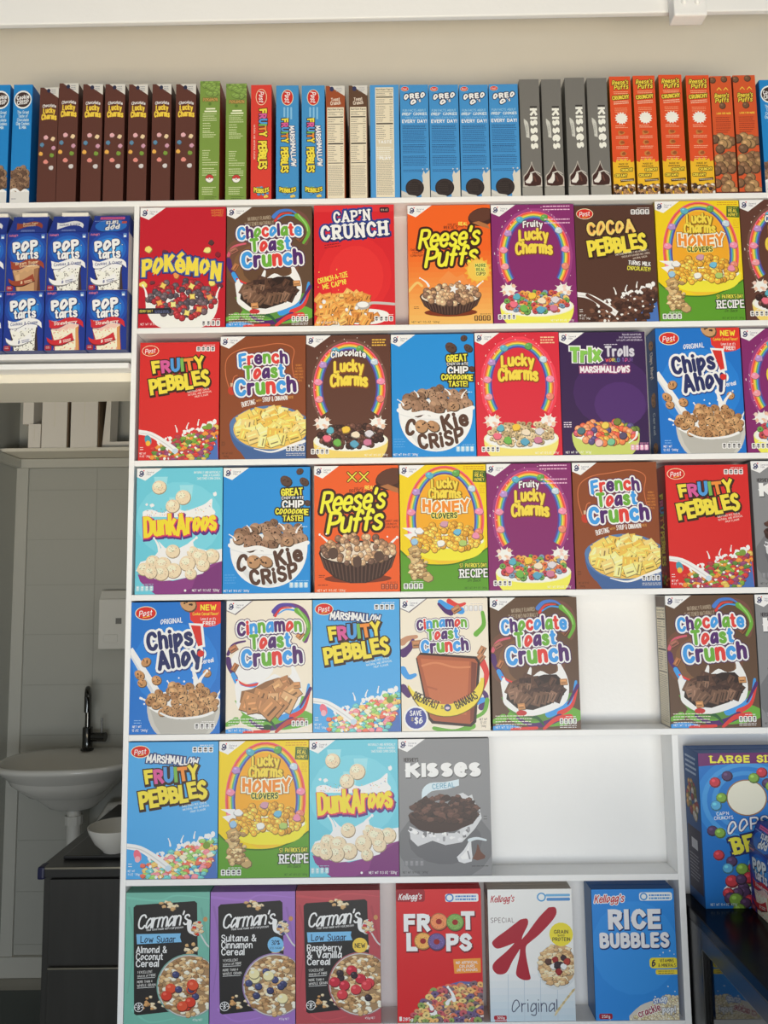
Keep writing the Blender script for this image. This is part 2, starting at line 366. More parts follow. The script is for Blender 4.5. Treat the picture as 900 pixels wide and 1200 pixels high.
    # ---- recurring printed pictures
    def corner(s, line=False):
        if line: s.poly([(0, 0), (31, 0), (10.5, 15.5), (0, 11)], (110, 100, 110))
        s.poly([(0, 0), (29.5, 0), (9.8, 14.3), (0, 10)], (240, 239, 236))
        n = (38, 40, 92)
        s.path([(6.6, 4.2), (5.2, 3.2), (3.6, 4.4), (4.2, 6.2), (6.4, 5.6), (7.4, 4.4), (7.2, 7), (6, 9), (3.6, 9), (3, 7.8), (5, 7.2), (8, 7)], 1.1, n, 3)
        s.ell(8, 2.8, .8, .8, (215, 40, 60), n=8)
        s.T('General', 15.4, 4.6, 8.6, 2.1, n, .9); s.T('Mills', 13.6, 7.2, 5, 2.1, n, .9)
    def post(s, cx=13, cy=9.8, k=1, rot=0):
        s.ell(cx, cy, 11 * k, 7 * k, (240, 228, 190)); s.ell(cx, cy, 10.3 * k, 6.3 * k, (206, 44, 38)); s.ell(cx, cy + .5 * k, 9.3 * k, 5.3 * k, (180, 30, 30)); s.ell(cx, cy - .2, 9.2 * k, 5 * k, (206, 44, 38))
        s.T('Post', cx, cy, 13.5 * k, 6.2 * k, (250, 248, 240), 1.5, slant=.22, rot=6 + rot)
        s.path([(cx - 3 * k, cy + 4.3 * k), (cx, cy + 4 * k), (cx + 4 * k, cy + 3.2 * k)], .7 * k, (240, 190, 60))
    def facts(s, x, y, w=22, c=(244, 244, 240), d=(70, 66, 70), bar=True):
        if bar: s.words(x + w * .35, y - 1.6, w * .65, 1, 1, c, .6, .05)
        q = w / 4
        for i in range(4):
            s.rect(x + i * q, y, q - .7, 6.4, c, r=1.1)
            s.rect(x + i * q + 1.2, y + 1, q - 3, 2, d); s.rect(x + i * q + 1, y + 3.6, q - 2.7, 1, d); s.rect(x + i * q + 1.4, y + 5.1, q - 3.5, .6, d)
    def drops(s, pts, c=(246, 246, 242)):
        for x, y, r in pts: s.ell(x, y, r, r * 1.1, c, n=9)
    def puff(s, x, y, r, c, g):
        d = tuple(int(v * .62) for v in c); l = tuple(min(255, int(v * 1.18 + 12)) for v in c)
        s.ell(x, y, r, r, d, n=11); s.ell(x - r * .08, y - r * .1, r * .84, r * .82, c, n=10); s.ell(x - r * .28, y - r * .34, r * .34, r * .28, l, n=7)
    def loop(s, x, y, r, c, g):
        d = tuple(int(v * .6) for v in c); rot = g.uniform(-40, 40); q = g.uniform(.6, 1)
        s.ell(x, y, r, r * q, d, rot, 12); s.ell(x - .1, y - .15 * r, r * .9, r * q * .85, c, rot, 11); s.ell(x, y - .08 * r, r * .32, r * q * .3, d, rot, 8)
    def square(s, x, y, r, c, g):
        d = tuple(int(v * .55) for v in c); l = tuple(min(255, int(v * 1.16 + 8)) for v in c); a = g.uniform(0, 90); q = g.uniform(.6, .95)
        pts = lambda k: Art.turn([(x - r * k, y - r * q * k), (x + r * k * .9, y - r * q * k), (x + r * k, y + r * q * k), (x - r * k * .92, y + r * q * k)], x, y, a)
        s.poly([(u + .3, v + .5) for u, v in pts(1.06)], d); s.poly(pts(1), c)
        s.ribbon(Art.turn([(x - r * .7, y - r * q * .35), (x + r * .6, y - r * q * .3)], x, y, a), r * .2, l, cap='b'); s.ribbon(Art.turn([(x - r * .7, y + r * q * .35), (x + r * .6, y + r * q * .4)], x, y, a), r * .2, d, cap='b')
    def cookie(s, x, y, r, c, g):
        d = tuple(int(v * .5) for v in c); q = g.uniform(.72, 1); rot = g.uniform(-50, 50)
        s.ell(x + .1 * r, y + .12 * r, r, r * q, d, rot, 13); s.ell(x, y, r * .94, r * q * .92, c, rot, 13); s.ell(x - r * .25, y - r * .3, r * .42, r * .3, tuple(min(255, int(v * 1.12)) for v in c), rot, 8)
        for i in range(5):
            a = g.uniform(0, 6.28); t = g.uniform(.2, .7) * r; s.ell(x + t * cos(a), y + t * sin(a) * q, r * .14, r * .12, s.chip, n=6)
    chip = (62, 40, 30)
    def flake(s, x, y, r, c, g):
        d = tuple(int(v * .6) for v in c); sd = g.randrange(9999); s.blob(x + .3, y + .4, r, d, .3, 9, .7, sd); s.blob(x, y, r * .88, c, .3, 9, .7, sd)
        s.ribbon([(x - r * .4, y - r * .15), (x + r * .35, y - r * .3)], r * .18, tuple(min(255, int(v * 1.2)) for v in c), cap='b')
    def heap(s, kind, inside, box_, n, r, cols, seed=1):
        """n pieces tumbled over the region where inside(u, v) holds, the farther ones first"""
        g = random.Random(seed); L = []
        x0, y0, x1, y1 = box_; tries = 0; need = r[0] * .85
        while len(L) < n and tries < 6000:
            tries += 1; x, y = g.uniform(x0, x1), g.uniform(y0, y1)
            if inside(x, y) and all((x - a) ** 2 + (y - b) ** 2 > need * need for a, b in L): L.append((x, y))
        for x, y in sorted(L, key=lambda p: p[1]):
            getattr(s, kind)(x, y, g.uniform(*r), g.choice(cols), g)
    def bowl(s, cx, cy, rx, ry, depth, c, milk=(246, 245, 240), rim=None, foot=.45):
        d = tuple(int(v * .82) for v in c)
        L = [(cx - rx, cy)] + [(cx - rx * math.copysign(abs(cos(t)) ** .7, cos(t)), cy + depth * abs(sin(t)) ** .9) for t in [pi * i / 16 for i in range(1, 16)]] + [(cx + rx, cy)]
        s.poly(L, c); s.ell(cx, cy, rx, ry, rim or c, n=28); s.ell(cx, cy, rx * .95, ry * .9, milk, n=28)
    def splash(s, x, y, h, lean, w=3, c=(247, 246, 242)):
        s.path([(x, y), (x + lean * .3, y - h * .5), (x + lean, y - h)], (w, w * .35), c, 4); s.ell(x + lean * 1.15, y - h * 1.08, w * .32, w * .36, c, n=8)
    def mesh(s, name, w, h):
        vs, fs = [], []
        for p in s.P:
            n = len(vs); vs += [Vector(q) for q in p]; fs.append(list(range(n, n + len(p))))
        r = delaunay_2d_cdt(vs, [], fs, 1, 1e-4, True)
        kx, kz = w / s.W, h / s.H
        V = [((v.x - s.W / 2) * kx, 0.0, (s.H - v.y) * kz) for v in r[0]]
        F, K = [], []
        bb = [(min(x for x, y in p), max(x for x, y in p), min(y for x, y in p), max(y for x, y in p)) for p in s.P]
        X = [(v.x, v.y) for v in r[0]]
        for f, o in zip(r[2], r[5]):
            m = len(f); x = sum(X[i][0] for i in f) / m; y = sum(X[i][1] for i in f) / m
            if not (0 < x < s.W and 0 < y < s.H): continue
            best = 0
            for k in sorted(o, reverse=True):
                b = bb[k]
                if b[0] <= x <= b[1] and b[2] <= y <= b[3] and within(s.P[k], x, y): best = k; break
            F.append(f); K.append(s.C[best])
        used = sorted({i for f in F for i in f}); ix = {j: i for i, j in enumerate(used)}
        me = bpy.data.meshes.new(name); me.from_pydata([V[i] for i in used], [], [[ix[i] for i in f] for f in F])
        at_ = me.color_attributes.new('ink', 'FLOAT_COLOR', 'CORNER'); buf = []
        cache = {}
        for p, c in zip(me.polygons, K):
            if c not in cache: cache[c] = (*[min(.86, v * 1.08 + .006) for v in srgb(c)], 1.0)  # small offset lifts the darks: glass haze put into the print colours
            buf += cache[c] * len(p.vertices)
        at_.data.foreach_set('color', buf); me.materials.append(PRINT)
        if me.polygons and sum(p.normal.y * p.area for p in me.polygons) > 0: me.flip_normals()
        return me
# ------------------------------------------------------------------ printed panels of the cartons
WH = (248, 247, 243); MILK = (246, 245, 240); INK = (40, 36, 44)
def inell(cx, cy, rx, ry, top=None):
    return lambda x, y: ((x - cx) / rx) ** 2 + ((y - cy) / ry) ** 2 < 1 and (top is None or y > top)
B_, P_, G_, R_ = (62, 150, 222), (78, 38, 104), (104, 168, 58), (214, 62, 56)
TC = [B_, P_, G_, R_]
def f_pokemon():
    a = Art(100, 141, (186, 26, 42)); a.corner()
    for i in range(3): a.T(('INSPIRED FOR', 'BALL AND', 'GIFTS')[i] if 0 else 'INSPIRED', 90, 4 + i * 3, 15 - i, 2.2, (214, 140, 60), 1.5)
    for x, y, r, c in ((10, 49, 4.6, (232, 208, 110)), (29, 53, 4, (104, 44, 58)), (79, 51, 4.6, (238, 220, 130)), (83, 42, 3.6, (84, 50, 52)), (91, 56, 3.4, (128, 32, 46)), (5, 90, 4.4, (238, 214, 110)), (43, 80, 4.2, (226, 150, 80)), (85, 89, 4.4, (238, 214, 110)), (60, 79, 3, (98, 52, 60)), (6, 79, 3, (120, 36, 50)), (93, 93, 3.6, (98, 50, 62)), (15, 88, 2.8, (110, 50, 60))):
        a.blob(x + .5, y + .6, r, tuple(int(v * .62) for v in c), .25, 9, .9, int(x)); a.blob(x, y, r * .92, c, .25, 9, .9, int(x))
    a.T('POK\u0113MON', 49, 70, 92, 21, (240, 210, 72), 3.1, [(4.4, (34, 40, 100)), (2.6, (70, 90, 160))], arch=7, tilt=-3, jig=.9, cap='s', sp=.7)
    a.bowl(50, 110, 42, 13, 34, (236, 233, 226), MILK)
    a.heap('puff', inell(50, 108, 39, 22), (8, 86, 92, 130), 105, (3.4, 4.6), [(172, 48, 56), (160, 40, 50), (92, 82, 90), (80, 70, 80), (178, 60, 62), (110, 92, 98)], 3)
    for x, y, c in ((62, 105, (236, 212, 110)), (40, 114, (240, 222, 140)), (24, 112, (232, 170, 90)), (56, 124, (240, 218, 120)), (82, 106, (226, 160, 90)), (70, 120, (232, 170, 90)), (61, 93, (238, 216, 120)), (28, 92, (236, 200, 100))):
        a.star(x, y, 4.8, 2.8, 4, (150, 110, 50), x); a.star(x, y, 4.2, 2.4, 4, c, x)
    a.splash(90, 106, 10, 3); a.splash(9, 104, 12, -4)
    a.rect(-2, 118, 40, 6.6, (34, 32, 40), r=2); a.T('BERRY BOLT', 9, 121.4, 15, 3, (244, 214, 90), 1.4); a.words(19, 121.3, 17, 2, 1.8, (120, 130, 180), .6)
    a.T('NET WT 10.3 OZ (292g)', 17, 136.5, 29, 2.6, WH, 1.2); a.facts(73, 133, 22)
    return a
def swirl(a, pts, w, c): a.path(pts, w, c, 5)
def toast_title(a, top, y, outline=(70, 30, 90), x=50, k=1.0):
    o = [(5.4 * k, outline), (3.6 * k, WH)]
    seq = {'Chocolate': [B_, P_, G_, R_, B_, P_, G_, R_, B_], 'Cinnamon': [P_, R_, B_, G_, B_, P_, R_, G_], 'French': [B_, R_, P_, G_, R_, P_]}[top]
    for i in (0, 1):
        q = o if i == 0 else ()
        a.T(top, x, y, (76 if top != 'French' else 58) * k, 16.5 * k, seq, 2.8, q, rot=3.5, arch=2.4, sp=.35)
        a.T('Toast', x + 1, y + 16 * k, 48 * k, 17.5 * k, [G_, R_, P_, G_, B_], 3, q, rot=3.5, sp=.35)
        a.T('Crunch', x + 3, y + 33 * k, 72 * k, 20.5 * k, [B_, P_, G_, R_, B_, P_], 3, q, rot=3.5, sp=.35)
def f_toast(top):
    choc = top == 'Chocolate'
    base = (94, 70, 52) if choc else (230, 221, 204)
    a = Art(100, 143, base)
    if choc:
        a.ell(40, 66, 46, 36, (110, 74, 56)); a.ell(44, 70, 36, 27, (124, 88, 58)); a.ell(47, 76, 28, 18, (96, 68, 48))
    else:
        a.ell(30, 70, 26, 20, (250, 246, 236))
    # paint swirls
    swirl(a, [(56, 16), (64, 6), (80, 6), (92, 14), (96, 30), (92, 44)], (3.5, 6), (112, 60, 120) if not choc else (116, 76, 66))
    swirl(a, [(55, 12), (62, 5.5), (74, 4.5), (82, 9)], (5, 1.5), (84, 70, 160) if not choc else (70, 120, 200))
    swirl(a, [(57, 17), (64, 9), (76, 8)], (3, 1), R_); swirl(a, [(60, 15), (70, 10), (84, 12)], (1.4, 2), B_)
    swirl(a, [(82, 11), (92, 20), (96, 32), (90, 44)], (6, 3), G_); swirl(a, [(84, 10), (93, 22), (95, 30)], (2, 1), (150, 200, 110))
    swirl(a, [(2, 58), (6, 50), (12, 46), (22, 44)], (4, 2), (206, 90, 110) if choc else P_); swirl(a, [(2, 64), (5, 74), (12, 84)], (7, 4), P_)
    swirl(a, [(8, 80), (14, 90), (22, 94), (36, 92)], (5, 7), B_); swirl(a, [(12, 86), (24, 92), (40, 90)], (2, 3), R_)
    a.square(8, 52, 5, (176, 116, 84) if not choc else (150, 96, 80), a.rng); a.square(10, 72, 4.6, (170, 110, 70), a.rng); a.square(86, 38, 4.4, (132, 84, 54) if choc else (190, 130, 80), a.rng)
    # bowl of swirled colours
    a.ell(60, 128, 44, 12, G_); a.poly([(10, 108), (20, 124), (40, 134), (64, 134), (84, 124), (94, 104)], G_ if not choc else (90, 140, 60))
    swirl(a, [(96, 92), (92, 110), (80, 120), (64, 126)], (3, 9), B_); swirl(a, [(97, 100), (90, 118), (76, 126)], (2, 6), R_)
    swirl(a, [(98, 96), (86, 116)], (4, 2), P_); swirl(a, [(28, 130), (44, 138), (62, 136), (76, 130)], (3, 8), P_); swirl(a, [(34, 126), (50, 130), (58, 138)], (5, 2), (40, 90, 50))
    swirl(a, [(58, 142), (72, 132), (88, 130)], (3, 7), R_ if choc else (180, 70, 60)); swirl(a, [(0, 141), (14, 140), (28, 143)], (4, 8), B_); swirl(a, [(0, 134), (12, 130)], (4, 9), G_); swirl(a, [(22, 143), (50, 141)], (5, 3), R_)
    # milk and squares
    a.poly(catmull([(10, 92), (14, 86), (18, 92), (34, 94), (40, 84), (44, 76), (46, 78), (46, 86), (56, 80), (66, 84), (76, 80), (74, 68), (76, 65), (80, 74), (86, 86), (88, 100), (84, 114), (70, 122), (48, 128), (30, 126), (14, 116), (12, 106), (10, 92)]), MILK)
    a.T('', 0, 0, 1, 1, WH)
    cols = [(86, 58, 44), (62, 40, 32), (112, 82, 64), (138, 104, 84), (74, 50, 40)] if choc else [(202, 152, 104), (188, 134, 88), (214, 168, 122), (176, 124, 82)]
    a.poly([(18, 98), (30, 96), (46, 88), (60, 84), (74, 84), (82, 92), (82, 106), (66, 116), (46, 122), (28, 120), (16, 110)], tuple(int(v * .75) for v in cols[1]))
    if choc: a.heap('square', inell(50, 101, 29, 12.5), (14, 84, 84, 118), 26, (5.6, 7.6), cols, 5)
    else: a.heap('square', lambda x, y: inell(50, 102, 27, 17)(x, y) and y > 118 - .5 * (x - 10), (14, 78, 82, 118), 15, (8.5, 11), cols, 8)
    for x, y in ((33, 118), (82, 92)) : a.square(x, y, 4.2, (196, 140, 90), a.rng)
    a.ell(33, 125, 6, 3, (190, 50, 50)) if choc else a.ell(48, 137, 5, 3, (30, 70, 40))
    if choc:
        a.T('NATURALLY FLAVORED', 38, 13.6, 27, 4.8, (176, 160, 138), 1.3, rot=4); a.T('SWEETENED NATURALLY', 38, 20, 34, 4.8, (176, 160, 138), 1.3, rot=4)
    toast_title(a, top, 29 if choc else 28)
    a.words(3, 128, 44, 4, 3, (226, 220, 206) if choc else (240, 236, 226), .8, .2)
    a.T('NET WT 12 OZ (340g)', 18, 140, 30, 2.4, WH, 1.2)
    a.facts(76, 131 if choc else 130, 20); a.words(76, 139, 20, 2, 1.8, WH, .6, .1)
    a.corner(line=not choc); 
    return a
def f_toast_banana():
    a = Art(100, 145, (230, 221, 204))
    for p, w, c in (([(46, 4), (56, 10), (70, 14)], (6, 8), B_), ([(44, 6), (52, 14), (58, 16)], (3, 7), P_), ([(56, 3), (66, 8), (74, 6)], (6, 3), R_), ([(94, 16), (95, 30), (86, 40)], (4, 6), G_), ([(2, 48), (8, 44), (18, 42)], (8, 4), (190, 140, 110)),
                    ([(3, 60), (10, 54), (14, 46)], (10, 4), P_), ([(2, 78), (8, 86), (16, 84)], (8, 4), B_), ([(92, 70), (97, 84), (92, 100)], (8, 4), R_), ([(88, 100), (96, 108), (90, 120)], (4, 7), P_), ([(84, 116), (92, 112)], (4, 6), B_), ([(2, 98), (8, 106)], (9, 6), P_), ([(36, 142), (60, 146), (80, 140)], (4, 7), G_), ([(70, 136), (92, 126), (97, 112)], (3, 5), G_)):
        a.path(p, w, c)
    for x, y in ((64, 12), (92, 58), (90, 66), (18, 50)): a.square(x, y, 5.2, (178, 124, 86), a.rng)
    a.corner(line=True)
    toast_title(a, 'Cinnamon', 27, x=47, k=.76)
    # one large toasted square
    q = [(18, 64), (22, 62), (84, 67), (87, 71), (81, 134), (77, 138), (36, 134), (32, 130)]
    a.poly([(17, 66), (22, 59.5), (86, 64.5), (90, 71), (84, 136), (78, 141), (34, 137), (30, 132)], (52, 34, 30)); a.poly(q, (168, 88, 54)); a.poly([(22, 66), (78, 70), (73, 128), (36, 126)], (190, 106, 66))
    a.path([(24, 74), (40, 71), (60, 76), (78, 76)], 2.2, (206, 128, 84)); a.path([(26, 96), (40, 100)], 2, (170, 90, 56))
    a.poly([(80, 70), (86, 72), (81, 134), (77, 136)], (120, 58, 40))
    # banana with lettering
    up = catmull([(8, 94), (16, 104), (34, 114), (56, 116), (76, 108), (88, 94), (90, 88)]); dn = catmull([(94, 88), (92, 102), (82, 118), (62, 128), (40, 128), (20, 118), (8, 98)])
    a.poly([(x + (x - 50) * .02, y + 1) for x, y in up + dn], (110, 84, 30)); a.poly(up + dn, (240, 208, 70)); a.path([(12, 100), (24, 109), (44, 114)], .9, (252, 232, 130))
    for t, cx, wd, ro, cy in (('BREAKFAST', 28, 30, -24, 112), ('BANANAS', 73, 27, 26, 112)): a.T(t, cx, cy, wd, 9.8, (52, 44, 34), 2, rot=ro, sp=.8)
    a.T('&', 46, 120, 3.4, 4, (52, 44, 34), 1.4); a.ell(52, 120, 4, 4, (60, 70, 120)); a.ell(52, 120.4, 2.6, 1.6, (220, 200, 210))
    a.ell(16, 131, 14, 13.4, (250, 250, 248)); a.ell(16, 131, 12, 11.4, (60, 70, 150)); a.T('SAVE', 16, 125.5, 13.5, 6, WH, 2); a.T('UP TO', 12, 132, 4, 2.6, (240, 210, 80), 1.4, rot=90); a.T('$6', 19, 133.5, 9.5, 7.6, WH, 2)
    a.facts(73, 8, 22, (200, 196, 196), (250, 248, 240)); 
    for i, t in enumerate(('NET WT', '12 OZ', '(340g)')): a.T(t, 92, 133 + i * 3.6, (9, 6.6, 7)[i], 2.7, (70, 60, 60), 1.4)
    return a
def f_capn():
    a = Art(100, 147, (206, 34, 42)); a.rect(0, 0, 100, 8, (214, 50, 54))
    a.ell(50, 86, 46, 48, (214, 40, 44)); a.ell(52, 88, 34, 38, (220, 48, 48))
    o = [(4.6, (40, 60, 140)), (2.6, (30, 40, 96), .8, 1)]
    
    for i in (0, 1):
        a.T("CAP'N", 47, 13.5, 46, 14.5, WH, 2.4, o if i == 0 else (), rot=4, serif=True, cap='s', sp=1.9); a.T('CRUNCH', 50, 31.5, 84, 19, WH, 2.7, o if i == 0 else (), rot=4, serif=True, cap='s', sp=2)
    a.rect(82, 3, 12, 6.6, (54, 24, 40), r=2); a.T('12.6 OZ', 88, 6.4, 9, 2.6, (220, 190, 160), 1.4)
    a.words(13, 48, 20, 2, 3, (90, 14, 24), .9, .1, True, 8)
    a.T('CRUNCH-A-TIZE', 23, 89, 38, 7, (250, 222, 80), 1.9, rot=13, jig=.5); a.T("ME CAP'N!", 25, 97, 30, 7, (250, 222, 80), 1.9, rot=13, jig=.5)
    a.drops([(6, 82, .7), (28, 79, .7), (40, 104, .7), (30, 104, .6), (5, 100, .6)], (250, 222, 80))
    a.bowl(62, 134, 30, 7, 12, (240, 236, 226), MILK); a.ell(26, 140, 16, 8, MILK)
    a.poly([(20, 118), (30, 126), (50, 131), (64, 124), (70, 114), (44, 110)], (96, 70, 60))
    a.heap('square', lambda x, y: inell(44, 119, 26, 12)(x, y) or inell(14, 128, 12, 18)(x, y) or inell(58, 137, 22, 6)(x, y) or inell(30, 138, 14, 6)(x, y), (2, 106, 82, 144), 46, (5, 6.6), [(226, 158, 78), (212, 140, 64), (236, 178, 100), (204, 130, 60)], 4)
    a.path([(66, 122), (74, 120), (100, 122)], 3.2, (190, 186, 184)); a.ell(60, 123, 9, 5, (170, 166, 166)); a.ell(60, 122, 7, 3.6, (240, 238, 232))
    a.drops([(12, 118, 2.4), (8, 124, 2), (52, 126, 2.2), (40, 128, 2)])
    a.T('NET WT 12.6 OZ (357g)', 16, 143, 26, 2.6, WH, 1.3); a.facts(74, 136, 24)
    return a
def reese_title(a, x, y, k=1.0, rot=4, w=1.9):
    o = [(5.6 * k, (58, 28, 18))]
    y_ = (246, 226, 60)
    for i in (0, 1):
        q = o if i == 0 else ()
        a.T("Reese's", x + 1 * k, y - .5, 74 * k, 25 * k, y_, w, q, rot=rot, slant=.26, sp=.2); a.T('Puffs', x + 3 * k, y + 22.5 * k, 64 * k, 25 * k, y_, w, q, rot=rot, slant=.26, sp=.2)
def pbcup(a, x, y, k):
    a.ell(x, y, 17 * k, 11 * k, (66, 36, 28), 12); a.ell(x - 1, y - 2 * k, 15 * k, 8 * k, (92, 54, 40), 12)
    a.poly([(x - 12 * k, y + 7 * k), (x - 4 * k, y + 5 * k), (x + 6 * k, y + 9 * k), (x + 10 * k, y + 15 * k), (x, y + 12 * k)], (170, 110, 66))
def puffbowl(a, cx, cy, rx, ry, dep, seed, n=64):
    d = (58, 38, 32)
    a.ell(cx, cy + dep + 1, rx * .86, 5, (120, 50, 24))
    L = [(cx - rx, cy), (cx - rx * .86, cy + dep * .6), (cx - rx * .6, cy + dep), (cx - rx * .2, cy + dep * 1.22), (cx + rx * .2, cy + dep * 1.22), (cx + rx * .6, cy + dep), (cx + rx * .86, cy + dep * .6), (cx + rx, cy)]
    a.poly(L, d)
    for i in range(19):
        t = -1 + i / 9; x = cx + rx * .96 * t; yb = cy + dep * (1.2 - .55 * t * t)
        a.ribbon([(x, cy + ry * math.sqrt(max(0, 1 - t * t)) * .8), (cx + rx * .82 * t, yb)], (1.7, 1.2), (92, 66, 56), cap='b')
    a.ell(cx, cy, rx, ry, d, n=26); a.ell(cx, cy, rx * .95, ry * .85, (222, 208, 190), n=24)
    a.heap('puff', lambda x, y: inell(cx, cy - ry * .25, rx * .92, ry * 1.15)(x, y), (cx - rx, cy - ry * 1.5, cx + rx, cy + ry), n, (3.6, 4.6), [(190, 150, 112), (160, 122, 92), (112, 84, 70), (210, 176, 140), (134, 102, 82), (200, 164, 128)], seed)
def f_reese(xx=False):
    a = Art(100, 144, (226, 92, 36) if xx else (232, 96, 28))
    if not xx:
        for i in range(14):
            t = i / 13; a.rect(0, 56 + i * 6.4, 100, 6.6 if i < 13 else 20, (int(234 + 14 * t), int(104 + 78 * t), int(34 + 66 * t)))
        a.path([(0, 104), (10, 94), (16, 98)], 3, (250, 190, 110)); a.poly([(36, 92), (48, 80), (58, 88), (66, 84), (72, 96), (50, 100)], (238, 140, 70))
        pbcup(a, 90, 15, 1); 
        a.T('MADE WITH', 54, 23.6, 11, 2.3, (70, 24, 14), 1.5); a.T('REAL', 67, 23, 11, 4.6, (252, 226, 90), 2); a.T("REESE'S", 52, 27.2, 17, 3.8, (60, 20, 12), 1.9, rot=2); a.T('PEANUT BUTTER', 69, 26.4, 16, 2.2, (70, 24, 14), 1.5)
        reese_title(a, 50, 39.5)
        for i, t in enumerate(('SWEET AND', 'CRUNCHY', 'CORN PUFFS')): a.T(t, 11.5, 54 + i * 3.6, (17, 13, 17)[i], 2.7, (70, 26, 16), 1.5)
        a.star(84, 80, 17, 13, 15, (236, 170, 60)); a.ell(84, 80, 13, 13, (242, 190, 80)); 
        for i, t in enumerate(('MORE', 'REAL', 'CUPS!')): a.T(t, 87, 74 + i * 5, (13, 11, 11)[i], 4.4, (70, 110, 50) if i < 2 else (60, 30, 20), 2.2, [(1.4, (240, 220, 110))])
        a.splash(24, 98, 9, -9, 3); a.splash(80, 104, 10, 8, 3); a.splash(60, 100, 6, 1, 5)
        puffbowl(a, 50, 111, 37, 10.5, 18, 2, 60); a.star(54, 102, 6, 2.6, 5, MILK); a.star(72, 100, 4.4, 2, 5, MILK)
        a.words(6, 123, 6, 2, 1.7, (90, 40, 20), .6); a.T('NET WT 11.5 OZ (326g)', 20, 141, 34, 2.5, (60, 30, 20), 1.4); a.facts(78, 134, 20, (70, 40, 24), (236, 180, 100))
    else:
        o = [(2.4, (70, 24, 14))]
        for x in (45, 59): a.ribbon([(x - 5, 8), (x + 5, 18)], 3.4, (80, 26, 14)); a.ribbon([(x + 5, 8), (x - 5, 18)], 3.4, (80, 26, 14))
        for x in (45, 59): a.ribbon([(x - 5, 8), (x + 5, 18)], 1.5, (248, 216, 70)); a.ribbon([(x + 5, 8), (x - 5, 18)], 1.5, (248, 216, 70))
        pbcup(a, 92, 16, 1.15)
        a.T('REAL', 66, 25.4, 12, 4.6, (252, 226, 90), 2); a.T('MADE WITH', 53, 26, 11, 2.3, (90, 24, 14), 1.5); a.T("REESE'S", 50, 29, 17, 3.6, (70, 20, 12), 1.9); a.T('PEANUT BUTTER', 68, 28.8, 16, 2.2, (80, 24, 14), 1.5)
        reese_title(a, 46, 40, 1.04)
        for i, t in enumerate(('SWEET AND', 'CRUNCHY', 'CORN PUFFS')): a.T(t, 91, 64 + i * 3.6, (16, 13, 16)[i], 2.7, (80, 26, 16), 1.5)
        a.splash(20, 96, 16, -12, 4); a.splash(86, 98, 14, 10, 5); a.drops([(14, 78, 1), (86, 82, 1)])
        puffbowl(a, 51, 100, 46, 14, 28, 6, 66); 
        for x, y in ((50, 110), (76, 104), (22, 100)): a.blob(x, y, 6, (88, 66, 56), .15, 10, 1.1); 
        a.T('NET WT 11.5 OZ (326g)', 20, 142, 34, 2.6, (250, 220, 200), 1.4); a.facts(78, 135, 20, (130, 60, 40), (226, 120, 80)); a.words(5, 125, 8, 2, 1.8, (90, 30, 16), .7); a.words(4, 136, 14, 1, 2, (90, 30, 16), .7)
    a.corner()
    return a
RB = [(226, 96, 120), (222, 76, 58), (236, 152, 60), (246, 208, 80), (110, 176, 100), (76, 140, 210), (84, 70, 150)]
def charm_arch(a, cx, cy, rx, ry, cols=RB, bw=1.55, a0=-38, a1=218):
    for i, c in enumerate(cols): a.arc(cx, cy, rx - i * bw, ry - i * bw * .85, a0, a1, bw + .35, c, 30)
    for t, c in ((196, (230, 150, 160)), (172, (228, 140, 168)), (146, (176, 140, 196)), (116, (90, 170, 190)), (70, (96, 160, 80)), (38, (190, 206, 220)), (8, (230, 140, 170)), (-16, (220, 130, 110))):
        x, y = cx + (rx - 4.5) * cos(radians(t)), cy - (ry - 4) * sin(radians(t))
        a.blob(x + .3, y + .6, 5, tuple(int(v * .68) for v in c), .16, 9, .86, t + 400); a.blob(x, y, 4.6, c, .16, 9, .86, t + 400); a.ell(x - 1, y - 1.3, 1.6, 1, tuple(min(255, v + 34) for v in c), n=7)
